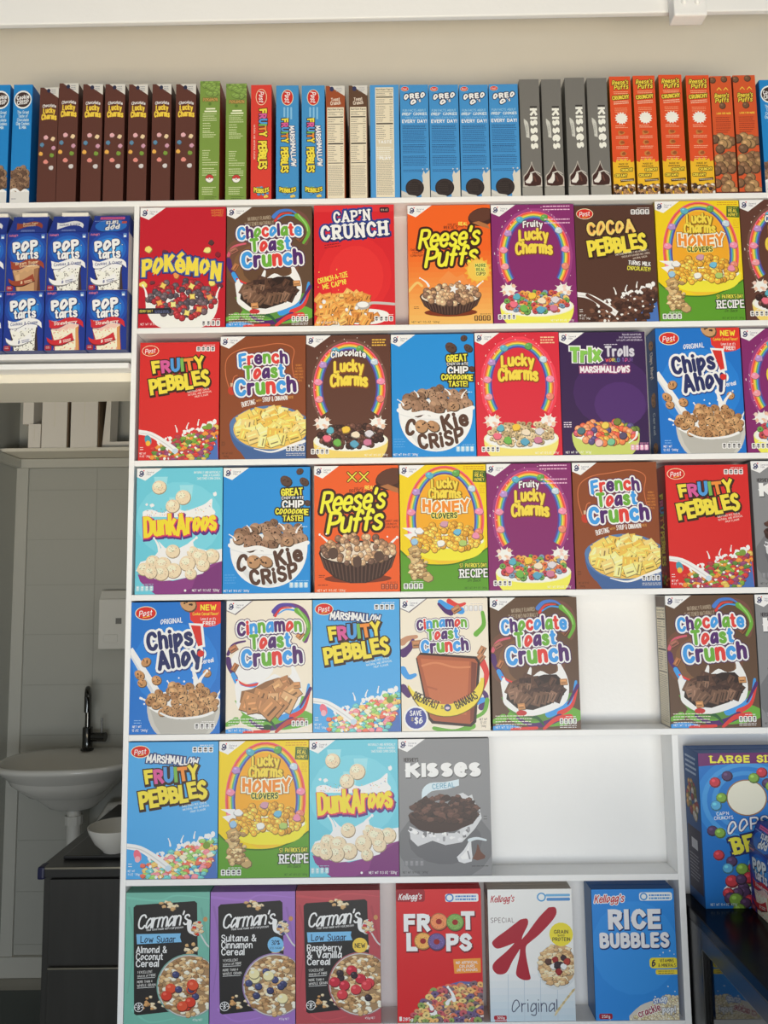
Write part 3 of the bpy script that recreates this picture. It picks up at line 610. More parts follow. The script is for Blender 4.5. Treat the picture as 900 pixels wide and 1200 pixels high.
def f_charms(kind):
    base = {'red': (208, 42, 60), 'fruity': (128, 40, 104), 'choc': (92, 56, 44), 'honey': (250, 200, 26)}[kind]
    a = Art(100, 144, base)
    yel, ol = (252, 206, 74), {'red': (140, 60, 30), 'fruity': (120, 60, 40), 'choc': (130, 70, 30), 'honey': (130, 96, 20)}[kind]
    if kind == 'honey':
        a.poly([(0, 98)] + catmull([(0, 98), (12, 108), (30, 114), (60, 114), (84, 106), (100, 96)]) + [(100, 144), (0, 144)], (90, 150, 40)); a.path([(0, 98), (12, 108), (30, 114), (60, 114), (84, 106), (100, 96)], 1.6, (60, 110, 30))
        a.ell(52, 58, 44, 56, (248, 188, 48)); a.ell(52, 58, 34, 46, (244, 164, 38))
        charm_arch(a, 52, 62, 44, 60, a0=-40, a1=214)
        a.T('Lucky', 52, 21.5, 31, 13.5, yel, 2.7, [(2, ol, .5, .7)], arch=2, sp=.4); a.T('Charms', 52, 33, 38, 13.5, yel, 2.7, [(2, ol, .5, .7)], arch=2, sp=.4)
        a.T('HONEY', 53, 48, 54, 14.5, (236, 138, 46), 2.8, [(4.2, (120, 60, 20)), (3, (252, 240, 210))], arch=-3, cap='s', sp=.9); a.T('CLOVERS', 51, 58.5, 30, 7, (54, 74, 44), 2.6, [(1.4, (250, 220, 110))], arch=-.8)
        a.bowl(56, 88, 42, 9, 22, (246, 220, 60), (250, 244, 220)); a.poly([(14, 88), (4, 80), (14, 78), (2, 72), (18, 72), (24, 82)], (236, 238, 240))
        a.heap('puff', lambda x, y: inell(54, 85, 38, 17)(x, y) and y < 98, (14, 68, 94, 98), 74, (3.6, 4.6), [(232, 178, 66), (220, 160, 56), (240, 192, 84), (206, 146, 50)], 11)
        for x, y, c in ((66, 77, (110, 180, 210)), (87, 82, (226, 140, 170)), (51, 68, (200, 150, 170)), (72, 90, (170, 196, 110)), (46, 90, (240, 230, 224)), (16, 88, (150, 190, 220)), (22, 76, (240, 240, 240))):
            a.blob(x, y + .6, 5, tuple(int(v * .65) for v in c), .2, 9, .8, x); a.blob(x, y, 4.4, c, .2, 9, .8, x)
        # snack bars beside the recipe
        for i, (x, y) in enumerate(((17, 98), (16, 106), (20, 114), (15, 116), (24, 124), (16, 124), (30, 128))):
            a.flake(x, y, 8, [(190, 160, 110), (206, 176, 124), (176, 140, 92)][i % 3], a.rng)
        a.heap('flake', inell(20, 112, 11, 20), (6, 92, 34, 132), 34, (2.4, 3.4), [(206, 178, 130), (170, 136, 90), (226, 200, 150), (150, 118, 80)], 5)
        a.T("ST. PATRICK'S DAY", 83, 115.5, 31, 5, (250, 224, 80), 1.9, [(1, (40, 70, 30))], rot=1); a.T('RECIPE', 83.5, 124.5, 32, 10, WH, 2, [(1.8, (40, 50, 30))], serif=True, cap='s', sp=1.4, rot=1); a.T('On Back', 84, 132.4, 15, 3.6, (44, 60, 30), 1.3, slant=.25)
        a.rect(85, 7, 15, 13.5, (60, 96, 40), rot=-3); a.T('MADE WITH', 92.5, 9, 11, 1.7, yel, 1.3); a.T('REAL', 92.5, 12.4, 10.5, 4.4, yel, 1.9); a.T('HONEY', 92.5, 17.3, 11.5, 4, yel, 1.8)
        a.words(74, 2.4, 24, 2, 2.4, (200, 130, 30), .8, .1, True); a.words(92, 24, 7, 5, 2.2, (206, 150, 30), .6)
        a.facts(3, 135, 23); a.T('NET WT 10.9 OZ (309g)', 86, 141, 26, 2.4, (50, 80, 30), 1.3); a.corner()
        return a
    glow = tuple(min(255, v + 22) for v in base)
    a.ell(51, 62, 46, 58, glow); a.ell(51, 62, 43, 55, base)
    charm_arch(a, 51, 62, 42, 53)
    g = random.Random(3)
    for i in range(34):
        t = g.uniform(-.5, 3.7); q = g.uniform(.92, 1.12); a.ell(51 + 43 * q * cos(t), 62 - 54 * q * sin(t), .55, .55, (250, 240, 220), n=6)
    for x in (19, 84):
        a.star(x, 104, 12, 5, 9, (238, 226, 216), x, .8); a.ell(x, 104, 8, 6, (246, 236, 226))
        for i in range(7): a.blob(x + g.uniform(-7, 7), 104 + g.uniform(-5, 5), 2.4, g.choice([(236, 200, 190), (214, 160, 140), (250, 244, 236), (226, 186, 160)]), .2, 8)
    y0 = 33 if kind == 'red' else 37
    if kind != 'red': a.T({'fruity': 'Fruity', 'choc': 'Chocolate'}[kind], 50, 24 if kind == 'fruity' else 22, 24 if kind == 'fruity' else 42, 8.6, WH, 2.5, [(1.4, (60, 20, 40))], arch=1.4 if kind == 'fruity' else 3)
    for t, y, wd, h in (('Lucky', y0, 36 if kind != 'red' else 40, 16), ('Charms', y0 + 16, 45 if kind != 'red' else 48, 17)):
        a.T(t, 50.5, y, wd, h, yel, 2.9, [(2, ol, .4, .6)], arch=2.6, sp=.3)
    bowlc, ri = {'red': ((244, 216, 120), (250, 236, 200)), 'fruity': ((244, 226, 90), (250, 244, 200)), 'choc': ((240, 204, 110), (250, 240, 210))}[kind]
    a.bowl(52, 124, 44, 12.5, 30, bowlc, (248, 244, 232), ri)
    a.path([(60, 133), (76, 132), (88, 124)], (1, 3.2), WH); a.path([(66, 131), (80, 124)], (.8, 2), WH)
    cols = {'red': [(214, 190, 150), (190, 164, 124), (226, 206, 170), (170, 150, 110)], 'fruity': [(214, 110, 70), (110, 160, 80), (226, 160, 80), (190, 70, 80), (120, 150, 180), (226, 190, 110)], 'choc': [(66, 40, 34), (86, 54, 46), (54, 32, 28), (110, 72, 60)]}[kind]
    a.heap('loop' if kind != 'choc' else 'puff', lambda x, y: inell(52, 119, 38, 13)(x, y), (14, 104, 92, 133), 78, (3.4, 4.5), cols, 5)
    for x, y, c in ((28, 112, (90, 170, 190)), (46, 111, (236, 190, 70)), (36, 126, (110, 176, 80)), (58, 117, (230, 214, 190)), (74, 116, (210, 206, 214)), (72, 126, (200, 120, 150)), (24, 121, (226, 110, 130)), (56, 128, (90, 160, 190))):
        a.blob(x, y + .6, 5.4, tuple(int(v * .62) for v in c), .2, 9, .8, x); a.blob(x, y, 4.8, c, .2, 9, .8, x)
    a.facts(5, 133, 22); a.T('NET WT 10.5 OZ (297g)', 82, 141, 28, 2.4, (250, 240, 230), 1.3)
    tc = {'red': (240, 190, 150), 'fruity': (226, 180, 210), 'choc': (226, 180, 70)}[kind]
    if kind == 'fruity': a.words(62, 2.5, 34, 2, 4, tc, 1.3, .08, True); a.words(63, 18.5, 33, 2, 4.4, tc, 1.4, .08, True)
    else:
        for i in range(3): a.words(78, 6 + i * 3.2, 17, 1, 3, tc, 1.5, .05, True)
    a.corner()
    return a
CAVE = dict(jig=.9, cap='s', sp=.45)
FR = [(250, 212, 70), (206, 90, 150), (80, 150, 214), (120, 176, 80), (236, 140, 60), (250, 212, 70)]
def cave(a, t, cx, cy, wd, h, c, w=2.9, rot=0, o=2.6):
    a.T(t, cx, cy, wd, h, c, w, [(o + .8, (58, 36, 24), .8, 1.2), (o, (52, 30, 22))], rot=rot, **CAVE)
def pebble_bowl(a, choc=False, mm=False):
    cols = [(74, 46, 36), (96, 62, 48), (60, 36, 28), (116, 78, 60)] if choc else ([(226, 110, 90), (150, 196, 110), (240, 190, 110), (110, 190, 190), (236, 140, 150), (244, 224, 190)] if mm else [(200, 60, 56), (120, 160, 60), (226, 140, 60), (214, 180, 90), (170, 60, 70), (90, 130, 60), (140, 70, 110)])
    a.poly([(54, 148), (70, 144), (90, 124), (98, 112), (100, 148)], (70, 110, 180)) 
    g = random.Random(9)
    for i in range(26):
        x = g.uniform(18, 98); a.blob(x, 137 - x * .34 + g.uniform(-5, 3), g.uniform(1.6, 3.6), WH, .35, 8)
    a.heap('flake', lambda x, y: y > 137 - x * .34 + 3 * sin(x * .35) and y < 150 and x < 98 - max(0, y - 118) * .5, (16, 98, 98, 147), 120, (3.4, 5), cols, 12)
    for i in range(22):
        x = g.uniform(20, 96); a.blob(x, g.uniform(137 - x * .34, 146), g.uniform(.8, 2), WH, .4, 7)
    for x, y, h, l in ((48, 112, 7, -2), (60, 108, 6, 2), (74, 104, 6, 1), (26, 128, 6, -4), (92, 106, 6, 4), (40, 124, 5, -3)): a.splash(x, y, h, l, 2.2)
    a.poly(catmull([(0, 109), (16, 112), (34, 122), (50, 134)]) + catmull([(46, 140), (30, 128), (14, 118), (0, 115)]), (240, 240, 238)); a.path([(0, 113), (16, 116), (34, 127), (46, 136)], 1.2, (206, 206, 206))
    if choc: a.path([(12, 113), (26, 122), (40, 132)], (4, 6), (90, 56, 44))
    else:
        a.ell(12, 122, 4, 6.4, (70, 150, 170) if not mm else (226, 110, 130), 20); a.ell(12, 126, 3, 3.4, (240, 180, 60) if not mm else (240, 170, 180)); a.ell(88, 106 if not mm else 112, 4.2, 3.8, (120, 150, 60), 20); a.ell(46, 136, 3.6, 3.2, (190, 210, 226))
def f_pebbles(kind):
    base = {'red': (206, 42, 40), 'cocoa': (82, 52, 40), 'mallow': (76, 162, 222)}[kind]
    a = Art(100, 147, base)
    yl = (252, 212, 70)
    if kind == 'cocoa':
        cave(a, 'COCOA', 45, 29, 60, 18, (232, 176, 90), 3.2, 5); a.T('COCOA', 45, 29, 60, 18, (246, 204, 110), 1.6, rot=5, **CAVE)
        cave(a, 'PEBBLES', 52, 50, 74, 22, yl, 3.2, 7); a.T('.', 90, 44, .1, .1, WH)
        for i, t in enumerate(('SWEETENED NATURALLY AND ARTIFICIALLY', 'CHOCOLATE FLAVORED RICE CEREAL', 'with REAL COCOA')): a.T(t, 70 + i * 5, 60 + i * 3.2, (42, 36, 18)[i], 2.4, (226, 214, 200), 1.3, rot=8)
        a.T('TURNS MILK', 79, 74, 28, 6, WH, 2.1, [(1, (40, 20, 16))], rot=-5, jig=.5); a.T('CHOCOLATEY!', 78, 80.6, 29, 5.6, (250, 222, 80), 2.1, [(1, (40, 20, 16))], rot=-5, jig=.5)
        pebble_bowl(a, True)
    else:
        dy = 0 if kind == 'red' else 7
        if kind == 'mallow': a.T('MARSHMALLOW', 49, 19.6, 58, 9.4, WH, 2.5, [(2.4, (50, 60, 110))], rot=-5, tilt=0, **CAVE)
        cave(a, 'FRUITY', 48, 29 + dy, 66 if kind == 'red' else 60, 17, FR, 3, 5); cave(a, 'PEBBLES', 50, 50 + dy, 76, 21 if kind == 'red' else 20, yl, 3.2, 9)
        for i, t in enumerate(('SWEETENED RICE CEREAL', 'NATURAL AND ARTIFICIAL', 'FRUIT FLAVOR')): a.T(t, 74 + i * 2, 61 + dy + i * 3.3, (28, 30, 17)[i], 2.5, (250, 220, 210) if kind == 'red' else (220, 236, 250), 1.3, rot=9)
        pebble_bowl(a, False, kind == 'mallow')
    a.post(13, 10.4, .98); a.facts(71, 5.5, 24)
    a.words(2, 131, 5, 2, 2.6, WH, .7); a.T('NET WT', 5.6, 138.4, 8, 2.5, WH, 1.5); a.T('11 OZ (311g)', 8.6, 142, 14, 2.5, WH, 1.5)
    return a
def f_french():
    a = Art(100, 144, (134, 70, 38))
    a.path([(12, 66), (6, 44), (8, 26), (22, 16), (46, 12), (70, 9), (86, 16), (84, 34), (88, 56)], 1, (196, 110, 70), 6)
    a.ell(13.5, 64, 4.6, 5.2, (190, 60, 40)); a.rect(11.8, 55, 3, 4.4, (206, 180, 150)); a.path([(14, 55), (16, 48), (20, 46)], .8, (214, 120, 80))
    toast_title(a, 'French', 26, (86, 40, 90))
    for i, (t, wd) in enumerate((('NATURALLY', 7), ('FLAVORED', 8), ('SWEETENED', 10), ('WHOLE WHEAT', 10), ('AND CORN', 10), ('CEREAL', 8))): a.T(t, 92, 35 + i * 3.6, wd, 2.4, (206, 130, 60), 1.3)
    a.T('BURSTING', 33, 79, 16, 6.6, WH, 1.5, rot=12); a.T('WITH', 45, 76, 6, 2.6, (226, 170, 90), 1.4, rot=8); a.T('SYRUP & CINNAMON', 64, 74, 29, 6.2, WH, 1.5, rot=4, sp=1.3); a.T('TASTE', 82, 72.6, 7, 3, (226, 170, 90), 1.4)
    a.bowl(58, 104, 47, 19, 40, (62, 96, 150), (248, 240, 214), (84, 120, 170))
    a.poly([(100, 100), (100, 144), (30, 144), (20, 130)], (62, 96, 150)); a.ell(58, 108, 46, 26, (84, 120, 170), n=30); a.ell(59, 109, 43.5, 24, (226, 186, 90), n=30)
    a.heap('square', inell(60, 107, 37, 18), (22, 86, 99, 127), 46, (6.2, 8.4), [(242, 214, 122), (236, 200, 100), (248, 226, 150), (226, 184, 84), (240, 206, 130)], 21)
    a.path([(40, 132), (60, 136), (80, 130), (98, 124)], (1, 4), (250, 244, 230))
    a.facts(77, 129, 22); a.words(77, 138, 22, 2, 2, (230, 226, 220), .6, .1); a.words(2, 124, 5, 3, 1.8, (90, 46, 26), .6); a.T('NET WT 12 OZ', 9, 137, 12, 2.4, (70, 34, 20), 1.3); a.T('(340g)', 7, 140.5, 8, 2.4, (70, 34, 20), 1.3); a.corner()
    return a
def f_crisp():
    a = Art(100, 145, (34, 138, 212))
    for x, y, r in ((72, 16, 7.5), (88, 5, 4.4), (93, 17, 6), (97, 42, 4), (58, 64, 5), (86, 70, 5.4)): a.cookie(x, y, r, (84, 60, 52) if y < 60 else (120, 90, 70), a.rng)
    o = [(3, (36, 30, 20))]
    a.T('GREAT', 79, 29, 25, 9, (248, 222, 70), 2.6, o, rot=3, cap='s', sp=.8); a.T('CHOCOLATE', 80, 36, 26, 4, WH, 1.8, [(1.6, (36, 30, 30))]); a.T('CHIP', 80, 43.5, 25, 9.4, WH, 2.6, o, cap='s', sp=.8)
    a.T('COOOOOKIE', 79, 52, 38, 7.6, (248, 222, 70), 2.6, o, rot=-2, cap='s', sp=.6); a.T('TASTE!', 80, 59.5, 23, 7, (248, 222, 70), 2.5, o, cap='s', sp=.7)
    a.words(90, 69.5, 8, 1, 2, (180, 210, 240), .9)
    a.poly([(8, 82)] + [(52.5 - 44.5 * cos(t), 88 + 51 * sin(t) ** .8 if sin(t) > 0 else 88) for t in [pi * i / 24 for i in range(25)]] + [(97, 82)], (238, 238, 236)); a.poly([(14, 110), (30, 130), (52, 138), (74, 132), (60, 135), (36, 128), (20, 108)], (214, 216, 218))
    a.ell(52.5, 86, 44.5, 9, (250, 250, 248), n=30)
    a.heap('cookie', lambda x, y: inell(53, 82, 38, 14)(x, y), (14, 66, 92, 92), 30, (6, 8), [(150, 116, 92), (128, 96, 74), (166, 132, 106)], 4)
    a.path([(8, 90), (24, 95), (40, 93), (56, 97), (74, 94), (84, 92), (97, 88)], 5, (248, 248, 246)); a.path([(10, 95), (30, 100), (56, 101), (80, 97)], 1.2, (216, 218, 220))
    a.cookie(74, 86, 7.5, (170, 132, 100), a.rng); a.splash(70, 72, 6, -5, 2.4); a.splash(84, 76, 8, 5, 2.4); a.splash(14, 84, 6, -6, 2.4); a.splash(32, 74, 6, -4, 2.4)
    br = (84, 56, 44)
    a.T('C', 22, 110, 12, 21, br, 2.8, rot=-12); a.cookie(35, 109, 8.4, (180, 138, 100), a.rng); a.cookie(49, 109, 8.4, (172, 130, 94), a.rng)
    a.T('Kie', 75, 103, 33, 20, br, 3, rot=13, sp=.9); a.T('CRiSP', 58, 124, 56, 19, br, 2.9, rot=9, arch=-3, sp=.7)
    a.words(2, 124, 14, 4, 3, (90, 160, 220), .8); a.T('NET WT 10.6 OZ (300g)', 16, 142, 30, 2.7, WH, 1.5); a.facts(76, 133, 22, (150, 200, 236), (230, 240, 250)); a.corner()
    return a
def f_trix():
    a = Art(100, 141, (54, 30, 76))
    a.ell(60, 70, 46, 40, (66, 36, 92)); a.ell(68, 84, 30, 26, (78, 44, 108))
    a.T('Trix', 30, 25.5, 36, 18, (130, 190, 80), 3.4, [(3, (240, 246, 230)), (0, (70, 120, 50), .4, .6)], cap='s', sp=.9, rot=-1, jig=.6); a.ribbon([(32, 25), (33, 25)], .1, WH)
    a.words(52, 14.5, 16, 1, 2, (220, 214, 230), .8, .1); a.T('Trolls', 70, 22.5, 34, 13, (206, 204, 214), 2.6, [(1.4, (90, 80, 110))], sp=.8)
    a.T('WORLD TOUR', 69, 32.6, 32, 4.6, [(230, 90, 90), (236, 150, 60), (240, 210, 80), (120, 180, 90), (90, 150, 210), (150, 110, 190), (214, 90, 150), (150, 90, 150), (110, 80, 150)], 1.6)
    a.T('WITH', 52, 38, 4, 1.8, WH, 1.4); a.T('MARSHMALLOWS', 52, 43.4, 58, 8, (250, 226, 236), 2.9, [(1.8, (150, 60, 110))], jig=.8, cap='s', sp=.5)
    a.words(2, 104, 9, 3, 2.4, (230, 220, 236), 1); 
    a.bowl(50, 118, 39, 10, 30, (196, 206, 110), MILK); 
    a.heap('puff', inell(51, 116, 36, 12.5), (14, 103, 90, 130), 62, (3.8, 4.8), [(232, 130, 80), (226, 96, 70), (236, 170, 80), (240, 150, 110), (200, 90, 110), (110, 130, 60), (90, 80, 130)], 3)
    for x, y, c in ((64, 104, (120, 130, 60)), (50, 108, (236, 200, 90)), (56, 127, (120, 190, 150)), (22, 114, (80, 120, 130)), (70, 120, (90, 80, 110)), (42, 128, (236, 190, 190))): a.ell(x, y, 5, 4.4, tuple(int(v * .6) for v in c), 20); a.ell(x - .3, y - .4, 4.3, 3.6, c, 20)
    a.path([(76, 128), (84, 122), (86, 116)], (1, 3), WH)
    for i, t in enumerate(('Naturally and artificially', 'fruit flavored sweetened', 'corn puffs with marshmallows')): a.T(t, (85, 83, 82)[i], 3 + i * 3.2, (22, 26, 30)[i], 2.5, (214, 206, 224), 1.2)
    a.T('NET WT 10.7 OZ (303g)', 18, 138, 30, 2.6, WH, 1.5); a.facts(78, 130, 21, (226, 150, 190), (250, 236, 244)); a.corner()
    return a
def f_chips():
    a = Art(100, 145, (28, 112, 198)); a.ell(50, 70, 48, 46, (36, 124, 210))
    a.poly([(64, 0), (100, 0), (100, 24)] + [(100 - 6, 27), (84, 28.5), (74, 27), (66, 20), (65, 10)], (214, 52, 44)); a.cookie(63, 2, 10, (196, 150, 104), a.rng)
    a.T('NEW', 86, 6.4, 18, 6.8, (250, 214, 60), 2.4); a.T('Cookie Cereal Flavor!', 83, 13.4, 29, 3.6, (250, 214, 60), 1.5); a.T("Love it or it's", 86, 19, 17, 3.4, WH, 1.4); a.T('FREE!', 87, 24, 14, 4.8, WH, 2.2)
    a.T('ORIGINAL', 45, 21, 25, 6, WH, 1.8, rot=5, jig=.4)
    nv = (40, 46, 96); o = [(6.4, (40, 60, 130), .5, 1), (5.4, WH)]
    a.poly([(64, 23.5), (80, 24.5), (83, 50), (72.5, 52)], WH); a.ell(78, 58, 6.4, 6.2, WH)
    for i in (0, 1):
        a.T('Chips', 43, 41, 52, 22, nv, 2.8, o if i == 0 else (), rot=7, sp=.6); a.T('Ahoy', 54, 61.5, 50, 23, nv, 2.8, o if i == 0 else (), rot=9, sp=.6)
    a.poly([(66.5, 26), (77.5, 26.8), (80, 48), (75, 49.5)], (206, 48, 40)); a.ell(78, 57.5, 3.8, 3.7, (206, 48, 40)); a.T('Cereal', 85, 65.5, 15, 5.6, WH, 1.8, rot=9)
    a.poly([(-1, 52), (2, 50), (30, 92), (38, 104), (28, 106), (18, 88), (-1, 58)], (234, 236, 238)); a.poly([(-1, 56), (24, 94), (30, 105), (27, 106), (-1, 59)], (206, 212, 218))
    for x, y, r in ((17, 66, 6), (10, 80, 6.4), (13, 89, 5.4), (29, 86, 5.8), (85, 79, 4.8)): a.cookie(x, y, r, (190, 140, 92), a.rng)
    a.bowl(60, 111, 41, 14, 42, (196, 194, 188), MILK, (236, 236, 232)); a.poly([(22, 116), (98, 116), (92, 134), (84, 146), (36, 146), (28, 134)], (180, 178, 172)); a.ell(60, 113, 40, 13, MILK)
    a.splash(74, 96, 20, -4, 8); a.splash(76, 92, 14, 8, 5); a.splash(46, 98, 10, -4, 3); a.splash(22, 112, 6, -9, 4); a.splash(96, 108, 9, 4, 3.4); a.drops([(13, 106, 1.4), (70, 84, 1.2), (88, 74, 1), (60, 88, 1.1), (54, 84, .9), (16, 112, 1)])
    a.heap('cookie', inell(60, 108, 38, 17), (20, 90, 98, 126), 46, (5, 6.2), [(182, 138, 94), (160, 116, 76), (198, 156, 110)], 6)
    a.path([(34, 122), (46, 127), (62, 128), (80, 126), (92, 122)], (2, 3), MILK)
    a.words(5, 130, 9, 2, 2.6, (150, 190, 230), .7); a.T('NET WT', 8.4, 136.6, 10, 2.8, WH, 1.7); a.T('12 OZ (340g)', 12, 140.6, 18, 2.8, WH, 1.7); a.facts(72, 133.5, 23); a.post(16, 12, 1.1)
    return a
def f_dunk():
    a = Art(100, 145, (104, 194, 214)); a.ell(50, 60, 50, 44, (118, 202, 220))
    for i, t in enumerate(('NATURALLY AND ARTIFICIALLY', 'VANILLA FLAVORED', 'SWEETENED CORN CEREAL')): a.T(t, (82, 87, 84)[i], 5.4 + i * 3.6, (31, 20, 28)[i], 2.8, (230, 246, 248), 1.3)
    for x, y in ((20, 10), (50, 20), (38, 34)): a.poly([(x, y), (x + 16, y), (x + 14, y + 16), (x + 2, y + 16)], (150, 214, 226))
    g = random.Random(4)
    def scookie(x, y, r):
        a.ell(x + .4, y + .6, r, r * .95, (150, 130, 104)); a.ell(x, y, r * .94, r * .9, (226, 208, 176)); a.ell(x - r * .2, y - r * .25, r * .5, r * .4, (240, 226, 200))
        for i in range(16):
            t, q = g.uniform(0, 6.28), g.uniform(0, .85) * r; a.ell(x + q * cos(t), y + q * sin(t), .5, .42, g.choice([(190, 120, 90), (120, 140, 110), (170, 150, 110), (150, 90, 80)]), n=5)
    a.poly(catmull([(8, 56), (8, 50), (18, 48), (30, 52), (44, 46), (56, 50), (70, 46), (80, 42), (88, 36), (88, 46), (92, 52), (88, 58)]) , (250, 250, 248)); a.blob(91, 31, 2.6, WH, .3); a.blob(18, 43, 2.4, WH, .3); a.blob(12, 42, 1.4, WH, .3)
    for i in range(60):
        x = g.uniform(12, 86); a.ell(x, g.uniform(47, 55) - (x > 66) * (x - 66) * .3, .6, .5, g.choice([(214, 90, 120), (90, 150, 200), (236, 170, 70), (130, 180, 90)]), n=5)
    scookie(26, 22, 8.6); scookie(54, 34, 9.2); scookie(42, 44, 8.4)
    a.T('DunkAroos', 51, 65, 84, 26, (252, 210, 50), 2.6, [(4, (86, 40, 120), 1.2, 2), (2, (214, 60, 90), .4, .6)], rot=3, cap='s', sp=.2, tilt=1.5, jig=.6)
    # bowl
    a.poly([(3, 122), (20, 126), (44, 130), (70, 124), (100, 100), (100, 145), (24, 145), (14, 138), (6, 130)], (134, 58, 128)); a.poly([(70, 126), (100, 108), (100, 145), (50, 145), (66, 138)], (118, 48, 116))
    a.poly([(1, 118), (6, 108), (20, 104), (30, 92), (26, 84), (34, 92), (44, 96), (60, 88), (66, 84), (68, 92), (84, 96), (100, 94), (100, 108), (86, 112), (78, 122), (62, 126), (44, 129), (30, 130), (8, 122)], (246, 246, 242))
    for x, y, r in ((43, 96, 8.4), (66, 97, 7), (88, 102, 9), (74, 103, 9.6), (20, 108, 8.4), (60, 110, 9.6), (32, 111, 9.4), (10, 116, 8), (44, 118, 9.4), (78, 112, 8), (64, 122, 7), (30, 121, 9), (18, 120, 7.6)): scookie(x, y, r)
    a.splash(28, 96, 14, -6, 4); a.splash(60, 94, 12, 9, 5)
    a.facts(1, 135, 21, (150, 200, 214), (220, 240, 244)); a.ell(58, 141, 1.4, 1.4, WH, n=8); a.T('NET WT 11.3 OZ (320g)', 82, 141, 32, 3, WH, 1.7); a.corner()
    return a
def kisses(a, cx, cy, wd, h, rot=0, c=WH, sh=(70, 70, 74)):
    ca, sa = cos(radians(rot)), sin(radians(rot))
    for t, u, w_, hh in (('K', -.40, .205, 1), ('I', -.252, .07, 1), ('S', -.14, .172, 1), ('S', .045, .172, 1), ('e', .228, .18, 1.45), ('S', .413, .172, 1)):
        x, y = cx + u * wd * ca, cy - u * wd * sa; dv = h * .0
        a.T(t, x, y, w_ * wd, h * hh, c, 4.2 if t != 'e' else 3, [(.4, sh, .6, 1)], rot=rot, cap='s' if t in 'KI' else 'b')
def f_kisses():
    a = Art(100, 150, (132, 133, 136)); a.ell(50, 116, 52, 40, (112, 113, 117)); a.ell(50, 112, 40, 26, (98, 99, 104))
    a.T("HERSHEY'S", 14, 23, 16, 4.6, (50, 44, 46), 2.2, cap='s'); kisses(a, 49, 34.5, 84, 15)
    a.poly(catmull([(25, 66), (26, 56), (34, 49), (50, 48), (66, 45)]) + catmull([(66, 52), (52, 56), (36, 58), (27, 66)]), (206, 222, 230)); a.T('CEREAL', 49, 52, 25, 6, (120, 168, 190), 2, rot=5)
    a.poly([(63, 62), (70, 60), (76, 64), (80, 62), (82, 70), (88, 78), (90, 88), (82, 100), (68, 114), (50, 117), (36, 112), (20, 118), (12, 110), (11, 96), (30, 104), (60, 104), (84, 88)], (206, 207, 210))
    for i in range(36):
        t = a.rng.uniform(0, 1); x = 12 + 76 * t; y = 100 + 14 * sin(pi * t) * a.rng.uniform(.2, 1) - (x > 70) * (x - 70) * 1.2; a.blob(x, y, a.rng.uniform(1.2, 3), a.rng.choice([(236, 237, 240), (150, 150, 154), (120, 120, 124), (222, 222, 226)]), .5, 6)
    a.poly([(10, 84), (12, 92), (22, 100), (40, 104), (60, 102), (80, 94), (88, 84)], (56, 36, 32)); a.ell(49, 84, 39, 8, (74, 50, 44)); a.ell(49, 83, 36, 6.6, (40, 26, 24))
    a.heap('flake', lambda x, y: inell(50, 78, 35, 15)(x, y) and y < 91, (14, 62, 88, 92), 70, (4, 5.4), [(82, 54, 46), (64, 40, 34), (100, 68, 58), (54, 34, 30)], 8)
    a.poly(catmull([(62, 130), (70, 122), (76, 112), (78, 110), (78, 118), (79, 130)]) + [(78, 135), (70, 137), (64, 135)], (214, 215, 218)); a.poly(catmull([(66, 130), (72, 124), (76, 116)]) + [(74, 132), (68, 133)], (244, 244, 246)); a.path([(74, 124), (76, 132)], 1.6, (140, 140, 146))
    a.path([(76, 112), (84, 110), (94, 112)], (4, 2), (206, 216, 222)); a.poly(catmull([(79, 132), (83, 124), (85, 116), (88, 124), (93, 129)]) + [(92, 132), (84, 134)], (104, 64, 50))
    a.words(78, 140, 20, 1, 2, (70, 70, 72), .8); a.facts(5, 133, 22, (120, 121, 126), (150, 150, 154)); a.T('NET WT 10.9 OZ (309g)', 17, 146, 28, 2.6, (64, 64, 66), 1.4); a.words(92, 86, 5, 2, 3, (90, 90, 94), .8); a.corner()
    return a
